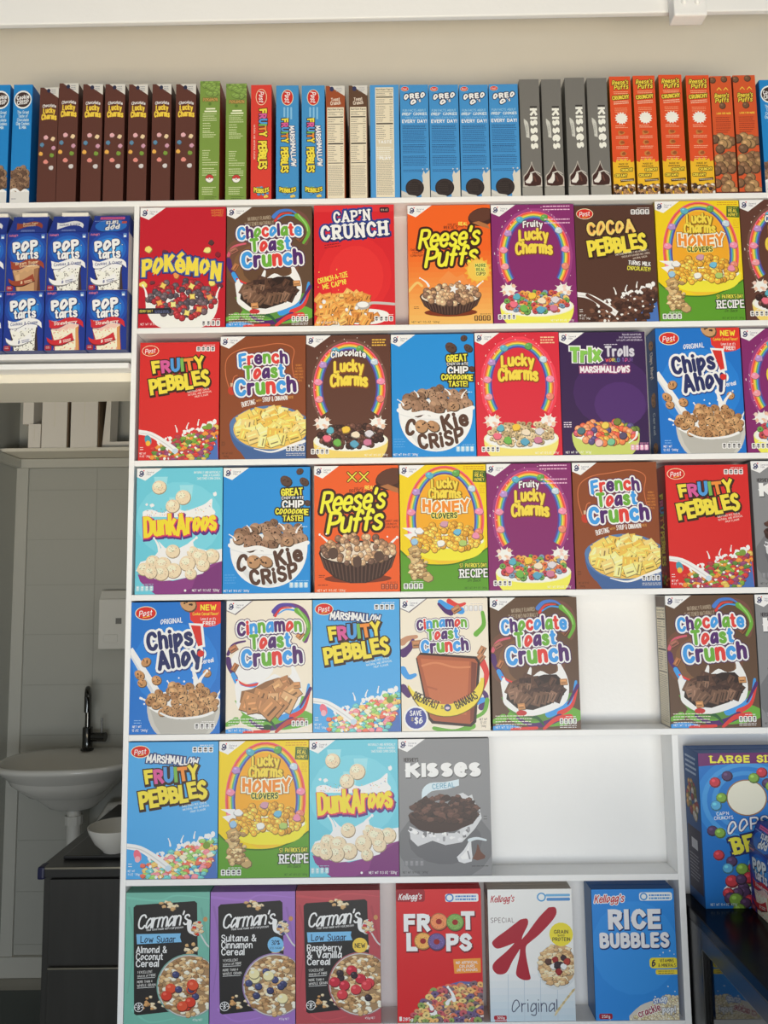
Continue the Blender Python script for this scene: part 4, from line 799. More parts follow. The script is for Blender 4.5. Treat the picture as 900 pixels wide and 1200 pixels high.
def f_carman(base, low, lines, berries):
    a = Art(100, 158, base)
    l = tuple(min(255, int(v * 1.07)) for v in base); d = tuple(int(v * .94) for v in base)
    for p, c in (([(0, 6), (40, 10), (60, 4), (100, 8)], l), ([(4, 18), (10, 60), (4, 120)], d), ([(90, 20), (96, 50), (98, 70)], d), ([(10, 140), (30, 154), (60, 150)], l)): a.path(p, (3, 1), c)
    a.poly([(9, 18), (12, 15), (82, 11), (85, 13.5), (88, 136), (86, 139), (15, 146), (12, 144)], (38, 36, 36))
    a.heap('flake', inell(50, 16, 11, 5), (38, 9, 62, 22), 9, (2.6, 4), [(200, 160, 110), (226, 206, 170), (150, 110, 70)], 4)
    a.T("Carman's", 46, 33, 62, 18, WH, 1.4, slant=.28, rot=5, sp=.1); a.T('Real food made with real passion', 47, 43.4, 44, 3.2, WH, 1.1, slant=.2, rot=4)
    y = 50
    if low:
        a.poly([(13, 50), (66, 49.5), (65, 54), (67, 60), (14, 62)], (122, 184, 226)); a.T('Low Sugar', 39, 56.3, 42, 8.4, (30, 40, 66), 1.5); y = 63
    for i, t in enumerate(lines): a.T(t, 13 + len(t) * 2.3, y + 5.6 + i * 8.2, len(t) * 4.6, 8.6, WH, 1.7, sp=.8)
    yy = y + 32
    for i, t in enumerate(('1 EXCELLENT', 'source of FIBRE', 'MORE THAN 4', 'WHOLE GRAIN')): a.T(t, 26 if i % 2 else 24, yy + i * 4.2 + (i > 1) * 3, 22 if i % 2 else 18, 3.2, (226, 224, 220), 1.3, rot=3)
    a.ribbon([(15, yy + 7.4), (36, yy + 6.6)], .5, WH); a.ribbon([(15, yy + 19), (36, yy + 18)], .5, WH)
    for x, y2, r in ((85, 44, 7),): a.ell(x, y2, r, r * 1.3, (206, 206, 206), -14); a.heap('flake', inell(x, y2, r * .9, r * 1.2), (x - 8, y2 - 9, x + 8, y2 + 9), 14, (2.2, 3.4), [(196, 150, 100), berries[0], (220, 196, 160)], 7)
    a.path([(90, 52), (96, 62), (100, 66)], 1.8, (200, 200, 200)); a.path([(76, 36), (76, 46), (80, 50)], (6, 2), WH)
    a.heap('flake', inell(78, 68, 9, 6), (68, 60, 88, 76), 8, (2.6, 4), [(206, 166, 116), (230, 214, 180)], 3); a.heap('flake', inell(32, 132, 15, 9), (16, 118, 48, 144), 12, (2, 3.6), [(200, 150, 96), (226, 206, 170)], 5)
    a.ell(95, 33, 2.6, 3, (190, 140, 90))
    cx, cy, r = 76, 112, 38
    a.ell(cx, cy, r, r, tuple(int(v * .7 + 40) for v in base), n=36); a.ell(cx, cy, r - 1.4, r - 1.4, (196, 196, 196), n=36); a.ell(cx, cy, r - 2.6, r - 2.6, (160, 128, 92), n=36)
    a.heap('flake', inell(cx, cy, r - 4, r - 4), (38, 76, 100, 149), 150, (3, 4.6), [(206, 168, 120), (180, 140, 96), (226, 200, 160), (150, 112, 74), (238, 226, 206)], 9)
    g = random.Random(len(lines[0]))
    for i in range(12):
        t = g.uniform(0, 6.28); q = 6 + 20 * g.random(); x, y2 = cx - 6 + q * cos(t), cy - 2 + q * sin(t); c = berries[i % len(berries)]; rr = 6.6 if c[0] > 150 else 4.4
        a.ell(x + .4, y2 + .8, rr, rr * .94, tuple(int(v * .55) for v in c)); a.ell(x, y2, rr * .94, rr * .86, c); a.ell(x - rr * .3, y2 - rr * .3, rr * .34, rr * .26, tuple(min(255, v + 40) for v in c), n=8)
    a.ell(17.5, 136.5, 5.6, 5.6, WH); a.ell(17.5, 136.5, 4.8, 4.8, (38, 36, 36)); a.T('8', 17.5, 137, 3, 6, WH, 1.6)
    for i in range(5): a.ribbon([(17.5 + 4.2 * cos(pi * i / 4 + pi), 136.5 + 4.2 * sin(pi * i / 4 + pi)), (17.5 + 2.6 * cos(pi * i / 4 + pi), 136.5 + 2.6 * sin(pi * i / 4 + pi))], .8, WH)
    if not low: a.ell(77, 64, 9.5, 9.5, (122, 184, 226)); a.T('30%', 77, 61.5, 10, 6, (30, 40, 66), 1.6); a.T('LESS SUGAR', 77, 68, 14, 2.6, (30, 40, 66), 1.4)
    if berries[0][1] < 60: a.ell(76, 66, 9, 9, (240, 196, 80)); a.T('NEW', 76, 66.4, 12.5, 6, (38, 36, 36), 1.7)
    a.T('455g NET', 87, 152, 12, 2.6, WH, 1.2)
    a.rect(0, 0, 100, .8, d)
    return a
def f_froot():
    a = Art(100, 158, (206, 34, 40)); a.rect(0, 0, 34, 15, (150, 22, 36), r=3); a.rect(-3, -4, 36, 17, (150, 22, 36))
    a.T("Kellogg's", 17, 8.6, 27, 8, WH, 1.6, slant=.25, rot=2); a.rect(58, 6, 39, 9.5, (226, 232, 236), r=2); a.ell(63, 10.6, 5, 5, (60, 120, 190)); a.ell(63, 10.6, 3.4, 3.4, (226, 232, 236)); a.words(70, 9, 25, 2, 3.6, (60, 120, 190), 2, .05)
    o = [(1.8, (110, 12, 24), .6, 1)]
    def ring(x, y, c):
        d = tuple(int(v * .7) for v in c); a.ell(x + .5, y + .9, 10.6, 10.6, (110, 12, 24)); a.ell(x, y, 10.4, 10.4, d, n=22); a.ell(x, y - .3, 9.4, 9.2, c, n=22); a.ell(x, y, 3.6, 3.4, (150, 30, 30), n=12)
        for i in range(24):
            t = i * 2.4; a.ell(x + (4.6 + (i * 7 % 5)) * cos(t), y + (4.6 + (i * 7 % 5)) * sin(t), .55, .5, tuple(min(255, v + 30) for v in c) if i % 2 else d, n=6)
    a.T('FR', 24, 40, 31, 21, WH, 3.2, o, cap='s', sp=1); a.T('T', 84, 38, 16, 22, WH, 3.2, o, cap='s'); ring(50, 39, (236, 140, 90)); ring(69, 40, (130, 170, 90))
    a.T('L', 18, 63, 13, 22, WH, 3.2, o, cap='s'); a.T('PS', 73, 64, 30, 21, WH, 3.2, o, cap='s', sp=1); ring(31, 62, (232, 170, 90)); ring(47, 63, (112, 92, 150))
    a.poly([(66, 84), (98, 83), (98, 100), (67, 101)], (230, 150, 60))
    for i, t in enumerate(('NO ARTIFICIAL', 'COLOURS', 'OR FLAVOURS')): a.T(t, 82, 88 + i * 4.4, (26, 18, 24)[i], 3.6, WH, 1.7, rot=1)
    a.poly([(30, 158), (26, 148), (34, 132), (52, 116), (74, 110), (100, 112), (100, 158)], (96, 104, 160)); a.poly([(22, 158), (34, 134), (54, 119), (76, 113), (100, 115), (100, 158)], (230, 228, 226))
    a.heap('loop', lambda x, y: y > 122 - (x - 50) * .14 + max(0, 44 - x) * 1.0 - 4, (18, 112, 99, 158), 110, (4.2, 5.4), [(232, 180, 110), (110, 90, 130), (216, 120, 90), (140, 160, 90), (206, 150, 110), (120, 100, 110), (226, 200, 130), (190, 90, 100)], 8)
    a.splash(66, 132, 14, -6, 5); a.splash(58, 136, 6, 6, 5); a.splash(40, 142, 6, -4, 5); a.T('285g', 12, 154, 12, 4, WH, 1.6); a.rect(2, 151, 3, 5, (240, 230, 226))
    return a
def f_special():
    a = Art(100, 155, (232, 230, 228))
    for i in range(8): a.rect(0, 92 + i * 8, 100, 8.2 if i < 7 else 12, (int(230 - 6 * i), int(230 - 3.4 * i), int(230 - 1.6 * i)))
    for x in (22, 41, 60, 80): a.ribbon([(x, 100), (x - 1, 155)], .6, (178, 192, 206))
    a.T("Kellogg's", 18, 11, 28, 8.6, (178, 30, 46), 1.6, slant=.25, rot=2); a.ell(64, 9.6, 5.4, 5.4, (70, 150, 206)); a.ell(64, 9.6, 3.8, 3.8, (226, 232, 236)); a.rect(69, 6, 29, 3, (110, 170, 214), r=1); a.rect(70, 10.6, 28, 3.6, (80, 140, 200), r=1.4)
    a.T('SPECIAL', 17, 36.5, 28, 6, (90, 50, 60), 1.1, sp=2.4)
    r = (166, 30, 48)
    a.poly(catmull([(38, 36), (46, 35), (47, 42), (40, 56), (38, 68), (28, 84), (20, 98), (10, 100), (4, 94), (6, 86), (20, 74), (30, 64), (24, 66), (10, 70), (4, 64), (8, 58), (22, 48), (38, 36)], 4), r)
    a.poly(catmull([(72, 22), (80, 22), (81, 30), (74, 40), (60, 54), (50, 62), (44, 68), (44, 80), (47, 98), (48, 106), (40, 107), (32, 102), (32, 94), (36, 78), (38, 62), (46, 52), (60, 34), (72, 22)], 4), r)
    a.ell(80, 92, 24, 27, (206, 212, 216)); a.ell(80, 90, 22.6, 24, (196, 160, 116))
    a.heap('flake', inell(80, 90, 21, 23), (56, 66, 100, 114), 80, (3.4, 5), [(222, 190, 146), (206, 168, 122), (190, 150, 104), (236, 212, 176)], 5)
    for x, y, c in ((78, 84, (150, 40, 40)), (84, 90, (60, 40, 50)), (76, 92, (240, 238, 234)), (88, 82, (60, 40, 50)), (82, 98, (150, 40, 40)), (70, 86, (90, 60, 50)), (88, 92, (240, 238, 234)), (92, 86, (176, 60, 50)), (80, 90, (52, 36, 46))): a.blob(x, y, 4.2, tuple(int(v * .7) for v in c), .2); a.blob(x - .3, y - .5, 3.5, c, .2)
    a.ell(86, 54, 14, 14, (240, 214, 60))
    for i, t in enumerate(('GRAIN', 'BASED', 'PROTEIN')): a.T(t, 86, 51 + i * 4.4, (17, 8, 21)[i], (4.6, 2.4, 4.6)[i], (60, 50, 40), 1.8)
    a.T('Original', 52, 137, 54, 15, (72, 78, 104), .9, sp=1.2)
    a.path([(76, 148), (88, 132), (100, 118)], 2, (206, 190, 150)); 
    for i in range(8): a.ell(78 + i * 2.8, 144 - i * 3.4, 2.6, 1.4, (190, 170, 124) if i % 2 else (214, 198, 156), 50)
    a.rect(4, 148, 15, 5, (166, 30, 48), r=1.5); a.T('300g', 12, 150.6, 9, 3, WH, 1.6); a.rect(5, 153.6, 14, 2, (190, 90, 100))
    return a
def f_rice():
    a = Art(100, 155, (44, 134, 216)); a.ell(50, 70, 52, 56, (52, 142, 222))
    a.T("Kellogg's", 22, 11, 36, 10, (190, 34, 48), 1.7, [(2, WH)], slant=.25, rot=2); a.rect(58, 4, 40, 10, (226, 234, 240), r=3); a.ell(63.5, 9, 4.6, 4.6, (60, 140, 206)); a.ell(63.5, 9, 3, 3, (226, 234, 240)); a.words(70, 7.6, 26, 2, 3.6, (70, 140, 206), 2, .05)
    o = [(1.6, (24, 50, 110), .6, .9)]
    a.T('RICE', 51, 36, 64, 24, (226, 226, 238), 3.1, o, cap='s', sp=1.2); a.T('BUBBLES', 50, 61, 84, 19, (226, 226, 238), 3.2, o, sp=.9)
    a.rect(67, 82, 34, 12.5, (246, 214, 60), r=4); a.rect(74, 96, 27, 6, (240, 206, 60), r=2); a.T('6', 72, 88.4, 5, 9, (50, 50, 70), 2.2); a.T('VITAMINS', 88, 85.6, 17, 4.2, (60, 50, 60), 1.6); a.T('& MINERALS', 88, 91, 21, 4.2, (60, 50, 60), 1.6); a.words(77, 98, 21, 2, 2.4, (120, 100, 50), .8)
    a.poly([(40, 156)] + catmull([(40, 150), (54, 138), (72, 132), (100, 128)]) + [(101, 156)], (206, 200, 190)); a.heap('puff', lambda x, y: y > 158 - (x - 36) * .62, (40, 128, 100, 156), 120, (2, 3), [(222, 206, 170), (206, 188, 150), (232, 220, 190)], 5)
    a.T('snap', 78, 132, 17, 8, (226, 232, 244), 1.8, [(1.6, (70, 110, 180))], rot=10); a.T('crackle', 64, 144, 28, 9, (150, 40, 70), 1.9, [(1.6, (240, 226, 220))], rot=18); a.T('pop!', 88, 144, 16, 8, WH, 2.2, [(1.2, (120, 130, 150))])
    a.drops([(84, 76, .8), (92, 74, .9), (80, 79, .6), (97, 78, .6), (72, 128, .9), (88, 116, .8), (96, 122, .7)], (220, 236, 250))
    a.T('250g', 13, 152, 9, 3.4, WH, 1.6); a.rect(4, 147, 16, 6.6, (150, 30, 50), r=2); a.T('250g', 12, 150.4, 10, 3.4, WH, 1.6)
    return a
def f_oops():
    a = Art(130, 198, (30, 112, 190))
    for i, (r, c) in enumerate(((62, (44, 130, 204)), (54, (70, 150, 214)), (48, (40, 122, 200)), (42, (66, 146, 212)), (36, (36, 118, 196)))): a.ell(56, 62, r, r * .92, c, n=30)
    a.poly([(0, 0), (130, 0), (130, 10), (90, 14), (40, 14), (0, 17)], (106, 40, 100)); a.T('LARGE SIZE', 58, 8, 88, 9.6, (246, 222, 70), 2.6, serif=True, cap='s', sp=1.4); a.ell(94, 20, 7, 6, (50, 34, 84)); a.T('15.4 OZ', 95, 20, 11, 4, WH, 1.6)
    a.ell(56, 58, 24.5, 23.5, (150, 110, 70), n=30); a.ell(56, 58, 23, 22, (234, 226, 206), n=30)
    a.T('4-IN-1', 104, 62, 44, 10, (246, 222, 70), 2.6, [(2.4, (90, 60, 30))], serif=True, cap='s'); 
    a.T("CAP'N", 26, 78, 15, 4.6, WH, 1.6, rot=3); a.T("CRUNCH'S", 27, 83.4, 23, 4.6, WH, 1.6, rot=3)
    a.T('OOPS!', 58, 92, 56, 16, WH, 1.6, [(1.8, (40, 50, 120))], rot=9, slant=.15, sp=1.4, arch=2); a.T('ALL', 100, 84, 22, 12, WH, 1.6, [(1.8, (40, 50, 120))], rot=9)
    a.T('BERRIES', 80, 110, 92, 22, (248, 222, 70), 3, [(4.6, (30, 40, 90))], rot=13, serif=True, cap='s', sp=1.2)
    R, Pu, Gn, Bl = (196, 60, 70), (84, 60, 96), (130, 170, 70), (90, 170, 210)
    for x, y, c in ((19, 38, R), (34, 30, Pu), (76, 26, R), (66, 33, Gn), (82, 40, Pu), (86, 44, Gn), (26, 58, Gn), (19, 68, Bl), (13, 100, Pu), (22, 103, Gn), (19, 131, R), (34, 139, Pu), (29, 148, Bl), (108, 36, R), (118, 60, Bl)): a.puff(x, y, 7, c, a.rng)
    a.bowl(72, 176, 50, 16, 20, (240, 238, 232), MILK)


    a.heap('puff', lambda x, y: inell(74, 178, 46, 40)(x, y), (28, 138, 122, 200), 44, (7, 9), [R, Pu, Gn, Bl, R, Pu, Gn], 6)
    for x, y, r, c in ((46, 149, 8, Gn), (60, 147, 7.4, R), (54, 160, 8, R), (44, 162, 7, Pu)): a.puff(x, y, r, c, a.rng)
    a.T('NET WT 15.4 OZ (437g)', 22, 193, 32, 3.4, (200, 220, 236), 1.5)
    return a
def pop_title(a, x, y, k=1.0, rot=0):
    o = [(5.6 * k, (30, 50, 120)), (4 * k, WH)]
    wt = (250, 250, 248)
    for i in (0, 1):
        a.T('POP', x - 2 * k, y - 2 * k, 64 * k, 27 * k, wt, 3.5, [(4.4 * k, (20, 34, 96), .6, 1)] if i == 0 else (), rot=5 + rot, cap='r', sp=.6, tilt=1); a.T('.', x + 36 * k, y - 4 * k, 1, 7 * k, wt, 9, [(2 * k, (20, 34, 96))] if i == 0 else ())
        a.T('tarts', x + 4 * k, y + 20 * k, 56 * k, 24 * k, wt, 2.6, [(4.4 * k, (20, 34, 96), .6, 1)] if i == 0 else (), rot=4 + rot, sp=.4)
def f_pop(kind):
    a = Art(100, 147, (28, 52, 140)); 
    for i, c in enumerate(((30, 70, 160), (34, 96, 186), (46, 130, 210), (70, 160, 226))): a.ell(52, 44, 50 - i * 8, 44 - i * 8, c, n=26)
    a.T("Kellogg's", 16, 6, 22, 5.6, (214, 120, 140), 1.6, slant=.25, rot=4); a.rect(86, 4, 9, 11, (90, 130, 190), r=1.5); a.rect(87.4, 9, 6, 4.6, (226, 234, 240))
    pop_title(a, 48, 36)
    rib, tx, fill, rcol, name = {'brown': ((150, 66, 44), (240, 210, 170), (190, 150, 110), (90, 50, 36), ('Brown Sugar', 'Cinnamon')), 'cookies': ((238, 238, 236), (60, 70, 130), (236, 232, 222), (60, 46, 44), ('Cookies & Creme',)), 'straw': ((196, 40, 50), (250, 230, 220), (240, 224, 200), (150, 40, 40), ('Strawberry',))}[kind]
    a.poly([(14, 86), (30, 92), (60, 84), (86, 84), (84, 104), (88, 148), (26, 148), (22, 130)], rcol)
    a.poly([(16, 96), (30, 99), (60, 90), (82, 88), (79, 110), (79, 148), (28, 148), (24, 120)], fill)
    a.poly(catmull([(16, 92), (22, 100), (30, 97), (38, 102), (46, 95), (54, 100), (62, 92), (70, 96), (78, 89), (84, 90)]) + [(84, 84), (60, 80), (14, 88)], tuple(min(255, int(v * 1.06)) for v in fill) if kind != 'straw' else (226, 190, 176)); 
    g = random.Random(5)
    if kind != 'brown':
        for i in range(90):
            x, y = g.uniform(22, 79), g.uniform(92, 147); a.blob(x, y, g.uniform(.8, 1.8), (70, 60, 60) if kind == 'cookies' else g.choice([(214, 170, 120), (226, 140, 130), (250, 244, 226)]), .5, 6)
    else: a.poly([(70, 92), (82, 88), (79, 148), (72, 148)], (150, 106, 76)); a.poly([(24, 108), (30, 148), (36, 148), (34, 104)], (206, 168, 126))
    if kind == 'straw': a.poly([(76, 92), (83, 88), (86, 148), (78, 148)], (206, 150, 90))
    u = catmull([(10, 72), (30, 76), (60, 66), (84, 70), (94, 78)]); d = catmull([(96, 92), (82, 82), (60, 80), (34, 92), (14, 92), (12, 82)])
    a.poly([(x + .6, y + 1.2) for x, y in u + d], (18, 30, 90)); a.poly(u + d, rib); a.T('Frosted', 24, 75.4, 12, 2.8, tx, 1.5)
    if len(name) == 1: a.T(name[0], 51, 79.5, 68 if kind == 'cookies' else 56, 8, tx, 1.7, rot=5, serif=kind == 'straw', slant=.1)
    else: a.T(name[0], 52, 76, 58, 7, tx, 1.7, rot=5, slant=.1); a.T(name[1], 56, 83.4, 46, 6.6, tx, 1.7, rot=3, slant=.1)
    a.poly(catmull([(6, 116), (20, 124), (44, 120), (68, 106)]) + [(74, 124), (68, 126)] + catmull([(66, 126), (44, 136), (20, 136), (8, 126)]), tuple(int(v * .5) for v in rib)); a.poly(catmull([(6, 115), (20, 122), (44, 118), (68, 104)]) + [(73, 122)] + catmull([(66, 124), (44, 133), (20, 133), (8, 124)]), rib)
    a.T('8', 40, 126, 5, 8, tx, 2); a.words(47, 121, 20, 2, 4, tx, 2, .1, rot=12); a.rect(2, 134, 17, 13, (150, 34, 50), r=4); a.words(5, 138, 11, 2, 3.4, (226, 190, 190), 1.4)
    return a
def f_flap(kind):
    a = Art(100, 50, (28, 52, 140))
    if kind == 'pop':
        a.ell(52, 32, 44, 20, (40, 110, 196)); b = Art(100, 50, (0, 0, 0)); pop_title(b, 44, 15, .62)
        for p, c in list(zip(b.P, b.C))[1:]: a.poly([(100 - x, 50 - y) for x, y in p], c)
        a.rect(18, 4, 68, 8, (214, 90, 140)); a.words(22, 8, 60, 1, 2, (110, 40, 100), 2, .05); a.rect(80, 18, 14, 7, (190, 80, 60), r=2); a.words(4, 17, 40, 1, 2, (150, 170, 220), 1.4)
    else:
        rib, tx, nm = ((150, 66, 44), (240, 210, 170), ('Brown Sugar', 'Cinnamon')) if kind == 'brown' else ((236, 236, 236), (60, 70, 130), ('Cookies & Creme',))
        a.words(40, 7, 18, 2, 3, (90, 110, 180), 1); u = catmull([(14, 20), (30, 22), (60, 15), (80, 20), (88, 28)]); d = catmull([(88, 38), (74, 30), (50, 30), (18, 42)])
        a.poly(u + d, rib)
        if len(nm) == 1: a.T(nm[0], 50, 26.4, 56, 6.6, tx, 1.6, rot=3)
        else: a.T(nm[0], 52, 21, 42, 6, tx, 1.6, rot=3); a.T(nm[1], 50, 28, 34, 6, tx, 1.6, rot=3)
        a.words(30, 43, 40, 2, 3, (150, 170, 220), 1.3, .1, True)
    return a
# ---- spines and side panels (drawn 100 high units to 27 mm wide as 52 x 280)
def s_crisp():
    a = Art(52, 280, (30, 128, 198)); a.ell(26, 36, 24, 22, (235, 232, 226)); a.ell(26, 36, 21, 18, (60, 40, 36)); a.T('Cookie', 26, 30, 34, 11, WH, 2.4, rot=6); a.T('CRISP', 26, 42, 32, 11, WH, 2.4, rot=6)
    for i, t in enumerate(('The Great', 'Taste of', 'Chocolate', 'Chip Cookies', '& Milk')): a.T(t, 28, 66 + i * 9, (32, 26, 32, 36, 20)[i], 8, (214, 230, 240), 1.5)
    a.ell(26, 262, 30, 14, (226, 224, 220)); a.heap('cookie', inell(24, 226, 24, 28), (2, 196, 50, 254), 20, (9, 12), [(120, 92, 72), (96, 72, 58), (146, 116, 90)], 3); a.path([(0, 252), (14, 248), (28, 256), (40, 250), (52, 256)], 6, WH); a.rect(0, 254, 52, 26, (214, 214, 212)); a.words(4, 270, 14, 1, 3, (140, 140, 150), 2)
    return a
def s_choc():
    a = Art(52, 280, (90, 52, 42)); a.poly([(10, 0), (52, 0), (52, 26)], (206, 204, 198)); a.ell(24, 8, 5, 5, (40, 44, 70)); a.words(31, 6, 14, 3, 4, (120, 124, 140), 1.6)
    a.T('Chocolate', 27, 45, 38, 8, WH, 1.9, arch=3); a.T('Lucky', 27, 57, 34, 15, (240, 200, 70), 3, [(2, (120, 64, 30))], arch=3); a.T('Charms', 27, 72, 42, 16, (240, 200, 70), 3, [(2, (120, 64, 30))], arch=3)
    for x, y, c in ((20, 122, (220, 170, 176)), (40, 126, (226, 200, 160)), (10, 140, (90, 130, 160)), (42, 148, (200, 150, 170)), (8, 162, (226, 170, 80)), (38, 166, (120, 150, 60)), (22, 182, (220, 140, 130)), (37, 196, (206, 200, 200))): a.blob(x, y + 1, 6.6, tuple(int(v * .6) for v in c), .2, 9, .85, x); a.blob(x, y, 6, c, .2, 9, .85, x)
    return a
def s_green():
    a = Art(52, 280, (118, 146, 66)); a.heap('flake', lambda x, y: True, (0, 0, 52, 30), 18, (6, 10), [(126, 154, 76), (108, 138, 60)], 2)
    a.T('GRASS', 27, 44, 34, 9, (170, 130, 80), 2.2, [(2, (96, 110, 50))], rot=3) if 0 else a.T('POK\u00e9MON', 27, 44, 38, 9, (190, 150, 84), 2.2, [(2, (84, 96, 44))]); a.ell(26, 54, 4, 4, (90, 120, 50))
    c = (206, 216, 170); a.rect(16, 64, 24, 3.4, (226, 230, 200)); a.rect(12, 70, 32, 3.4, (226, 230, 200)); a.words(8, 78, 38, 4, 5, c, 1.8); a.words(8, 100, 26, 4, 6, c, 1.8, .5); a.words(8, 122, 36, 3, 5, c, 1.8); a.words(8, 164, 22, 5, 5.4, c, 1.8, .4); a.words(8, 192, 40, 2, 5, c, 1.8); a.words(8, 206, 40, 4, 5, c, 1.8); a.words(8, 250, 36, 4, 5, c, 1.8); a.words(14, 272, 34, 2, 4, (70, 90, 40), 1.4)
    a.ell(27, 229, 11, 10, (70, 60, 50)); a.ell(27, 229, 10, 9, (190, 60, 54), a0=180, a1=360); a.ell(27, 229, 10, 9, (232, 230, 224), a0=0, a1=180); a.ell(27, 229, 3, 2.8, (60, 50, 50), n=10); a.ell(27, 229, 2, 1.8, WH, n=10)
    return a
def vtext(a, t, cx, cy, wd, h, c, w, o=(), **k): a.T(t, cx, cy, wd, h, c, w, o, rot=-90 + k.pop('r', 0), **k)
def s_pebble(mallow):
    a = Art(52, 280, (66, 140, 196) if mallow else (208, 62, 50)); a.ell(26, 30, 14, 20, (236, 220, 180)); a.ell(26, 30, 12.6, 18.6, (196, 44, 38)); vtext(a, 'Post', 26, 30, 27, 13, WH, 1.8, slant=.2)
    o = [(3.4, (56, 34, 24))]
    if mallow:
        vtext(a, 'MARSHMALLOW', 39, 150, 100, 12, WH, 2.6, [(2.6, (50, 70, 120))], r=3, cap='s', jig=.8, sp=.5); vtext(a, 'FRUITY', 20, 112, 60, 17, FR, 3, o, **CAVE); vtext(a, 'PEBBLES', 20, 184, 62, 18, (250, 212, 70), 3.2, o, **CAVE); a.words(18, 58, 4, 1, 1, WH)
        for i in range(3): a.rect(17 + i * 8, 54, 4, 24 + i * 3, (130, 184, 220))
    else:
        vtext(a, 'FRUITY', 30, 93, 68, 21, FR, 3, o, **CAVE); vtext(a, 'PEBBLES', 30, 172, 68, 23, (250, 212, 70), 3.2, o, **CAVE); vtext(a, 'NATURAL AND ARTIFICIAL FLAVOR', 9, 140, 84, 4.4, (246, 214, 200), 1.4)
    a.T('PEBBLES', 27, 258, 34, 11, (250, 212, 70), 3, [(2.6, (56, 34, 24))], arch=-4, cap='s'); a.heap('flake', inell(27, 262, 18, 14), (8, 248, 46, 277), 12, (4, 6), [(110, 160, 90), (80, 140, 190), (226, 190, 90)], 4); a.T('PEBBLES', 27, 257, 38, 11, (250, 212, 70), 3, [(2.6, (56, 34, 24))], arch=-4, cap='s')
    return a
def nutri(a, x, y0, w, y1):
    bk = (70, 66, 60); a.rect(x, y0, w, y1 - y0, (222, 212, 188)); a.T('Nutrition Facts', x + w / 2, y0 + 5, w - 4, 5, bk, 1.9)
    y = y0 + 11; a.rect(x + 2, y, w - 4, 1, bk)
    for n, gap, bar in ((2, 4, 3), (2, 5, 1.4), (9, 4.6, 3.6), (8, 5, 2)):
        a.words(x + 2, y + 4, w * .55, n, gap, (110, 104, 96), 1.4, .4); a.words(x + w * .78, y + 4, w * .18, n, gap, (110, 104, 96), 1.4, .3); y += n * gap + 4
        if y > y1 - 8: return
        a.rect(x + 2, y, w - 4, bar, bk); y += bar + 1
    n = int((y1 - y - 8) / 3.4)
    if n > 0: a.words(x + 2, y + 5, w - 4, n, 3.4, (136, 130, 120), 1.3, .12)
def s_nutri(brown):
    a = Art(52, 280, brown); a.poly([(8, 0), (52, 0), (52, 26)], (206, 204, 198)); a.ell(16, 8, 6, 6, (50, 54, 90)); a.words(28, 6, 18, 3, 4, (150, 150, 160), 1.4)
    a.T('Toast', 26, 34, 24, 9, (220, 206, 190), 2.4, rot=4); a.T('Crunch', 26, 43, 28, 10, (220, 206, 190), 2.4, rot=4); nutri(a, 3, 54, 46, 279); return a
def s_nutriblue():
    a = Art(66, 280, (74, 146, 206)); nutri(a, 12, 6, 42, 278); a.rect(14, 136, 38, 50, (206, 196, 172)); a.T('TASTE', 33, 142, 32, 8, WH, 2.4); a.words(14, 156, 38, 6, 5, (236, 232, 220), 2); a.T('PLAY', 33, 182, 26, 8, WH, 2.4); return a
def s_oreo():
    a = Art(68, 280, (66, 140, 200)); a.post(12, 10, .85); o = [(4, (26, 34, 72))]
    a.ell(14, 30, 5, 4, (40, 34, 36)); a.T('OREO', 35, 28, 52, 14, WH, 3.4, o, rot=6, sp=1.4); a.T('O', 32, 43, 16, 13, WH, 3.8, o); a.T("'s", 46, 40, 8, 9, WH, 2.2, [(2, (30, 40, 84))], rot=8)
    a.T('FUN FACTS ABOUT', 34, 64, 56, 6, (170, 210, 236), 1.2); a.T('OREO* COOKIES', 34, 73, 60, 7.4, (220, 236, 244), 2); a.T('YOU CAN EAT', 36, 82, 50, 4, (150, 196, 230), 1.2); a.T('EVERY DAY!', 34, 91, 60, 9, WH, 2.2)
    d = (40, 84, 134)
    for y, n, c in ((102, 3, (30, 60, 104)), (114, 9, d), (150, 3, (30, 60, 104)), (162, 3, d), (178, 2, (30, 60, 104)), (186, 5, d), (212, 2, d)): a.words(5, y, 58, n, 3.6, c, 1.5, .12)
    a.poly([(68, 212), (58, 222), (54, 214), (50, 226), (52, 240), (46, 256), (48, 280), (68, 280)], (206, 202, 192)); a.drops([(62, 210, 2), (52, 210, 1.6)], (206, 202, 192)); a.poly([(0, 262), (14, 268), (26, 276), (40, 280), (0, 280)], (190, 188, 184))
    a.ell(32, 256, 22, 22, (44, 36, 36), n=26); a.ell(32, 255, 19, 19, (56, 46, 44), n=26); a.ell(32, 255, 15, 15, (46, 38, 36), n=24); a.words(18, 246, 28, 5, 4.6, (68, 58, 54), 1.4); a.path([(0, 266), (14, 274), (34, 278)], 5, (200, 198, 192))
    return a
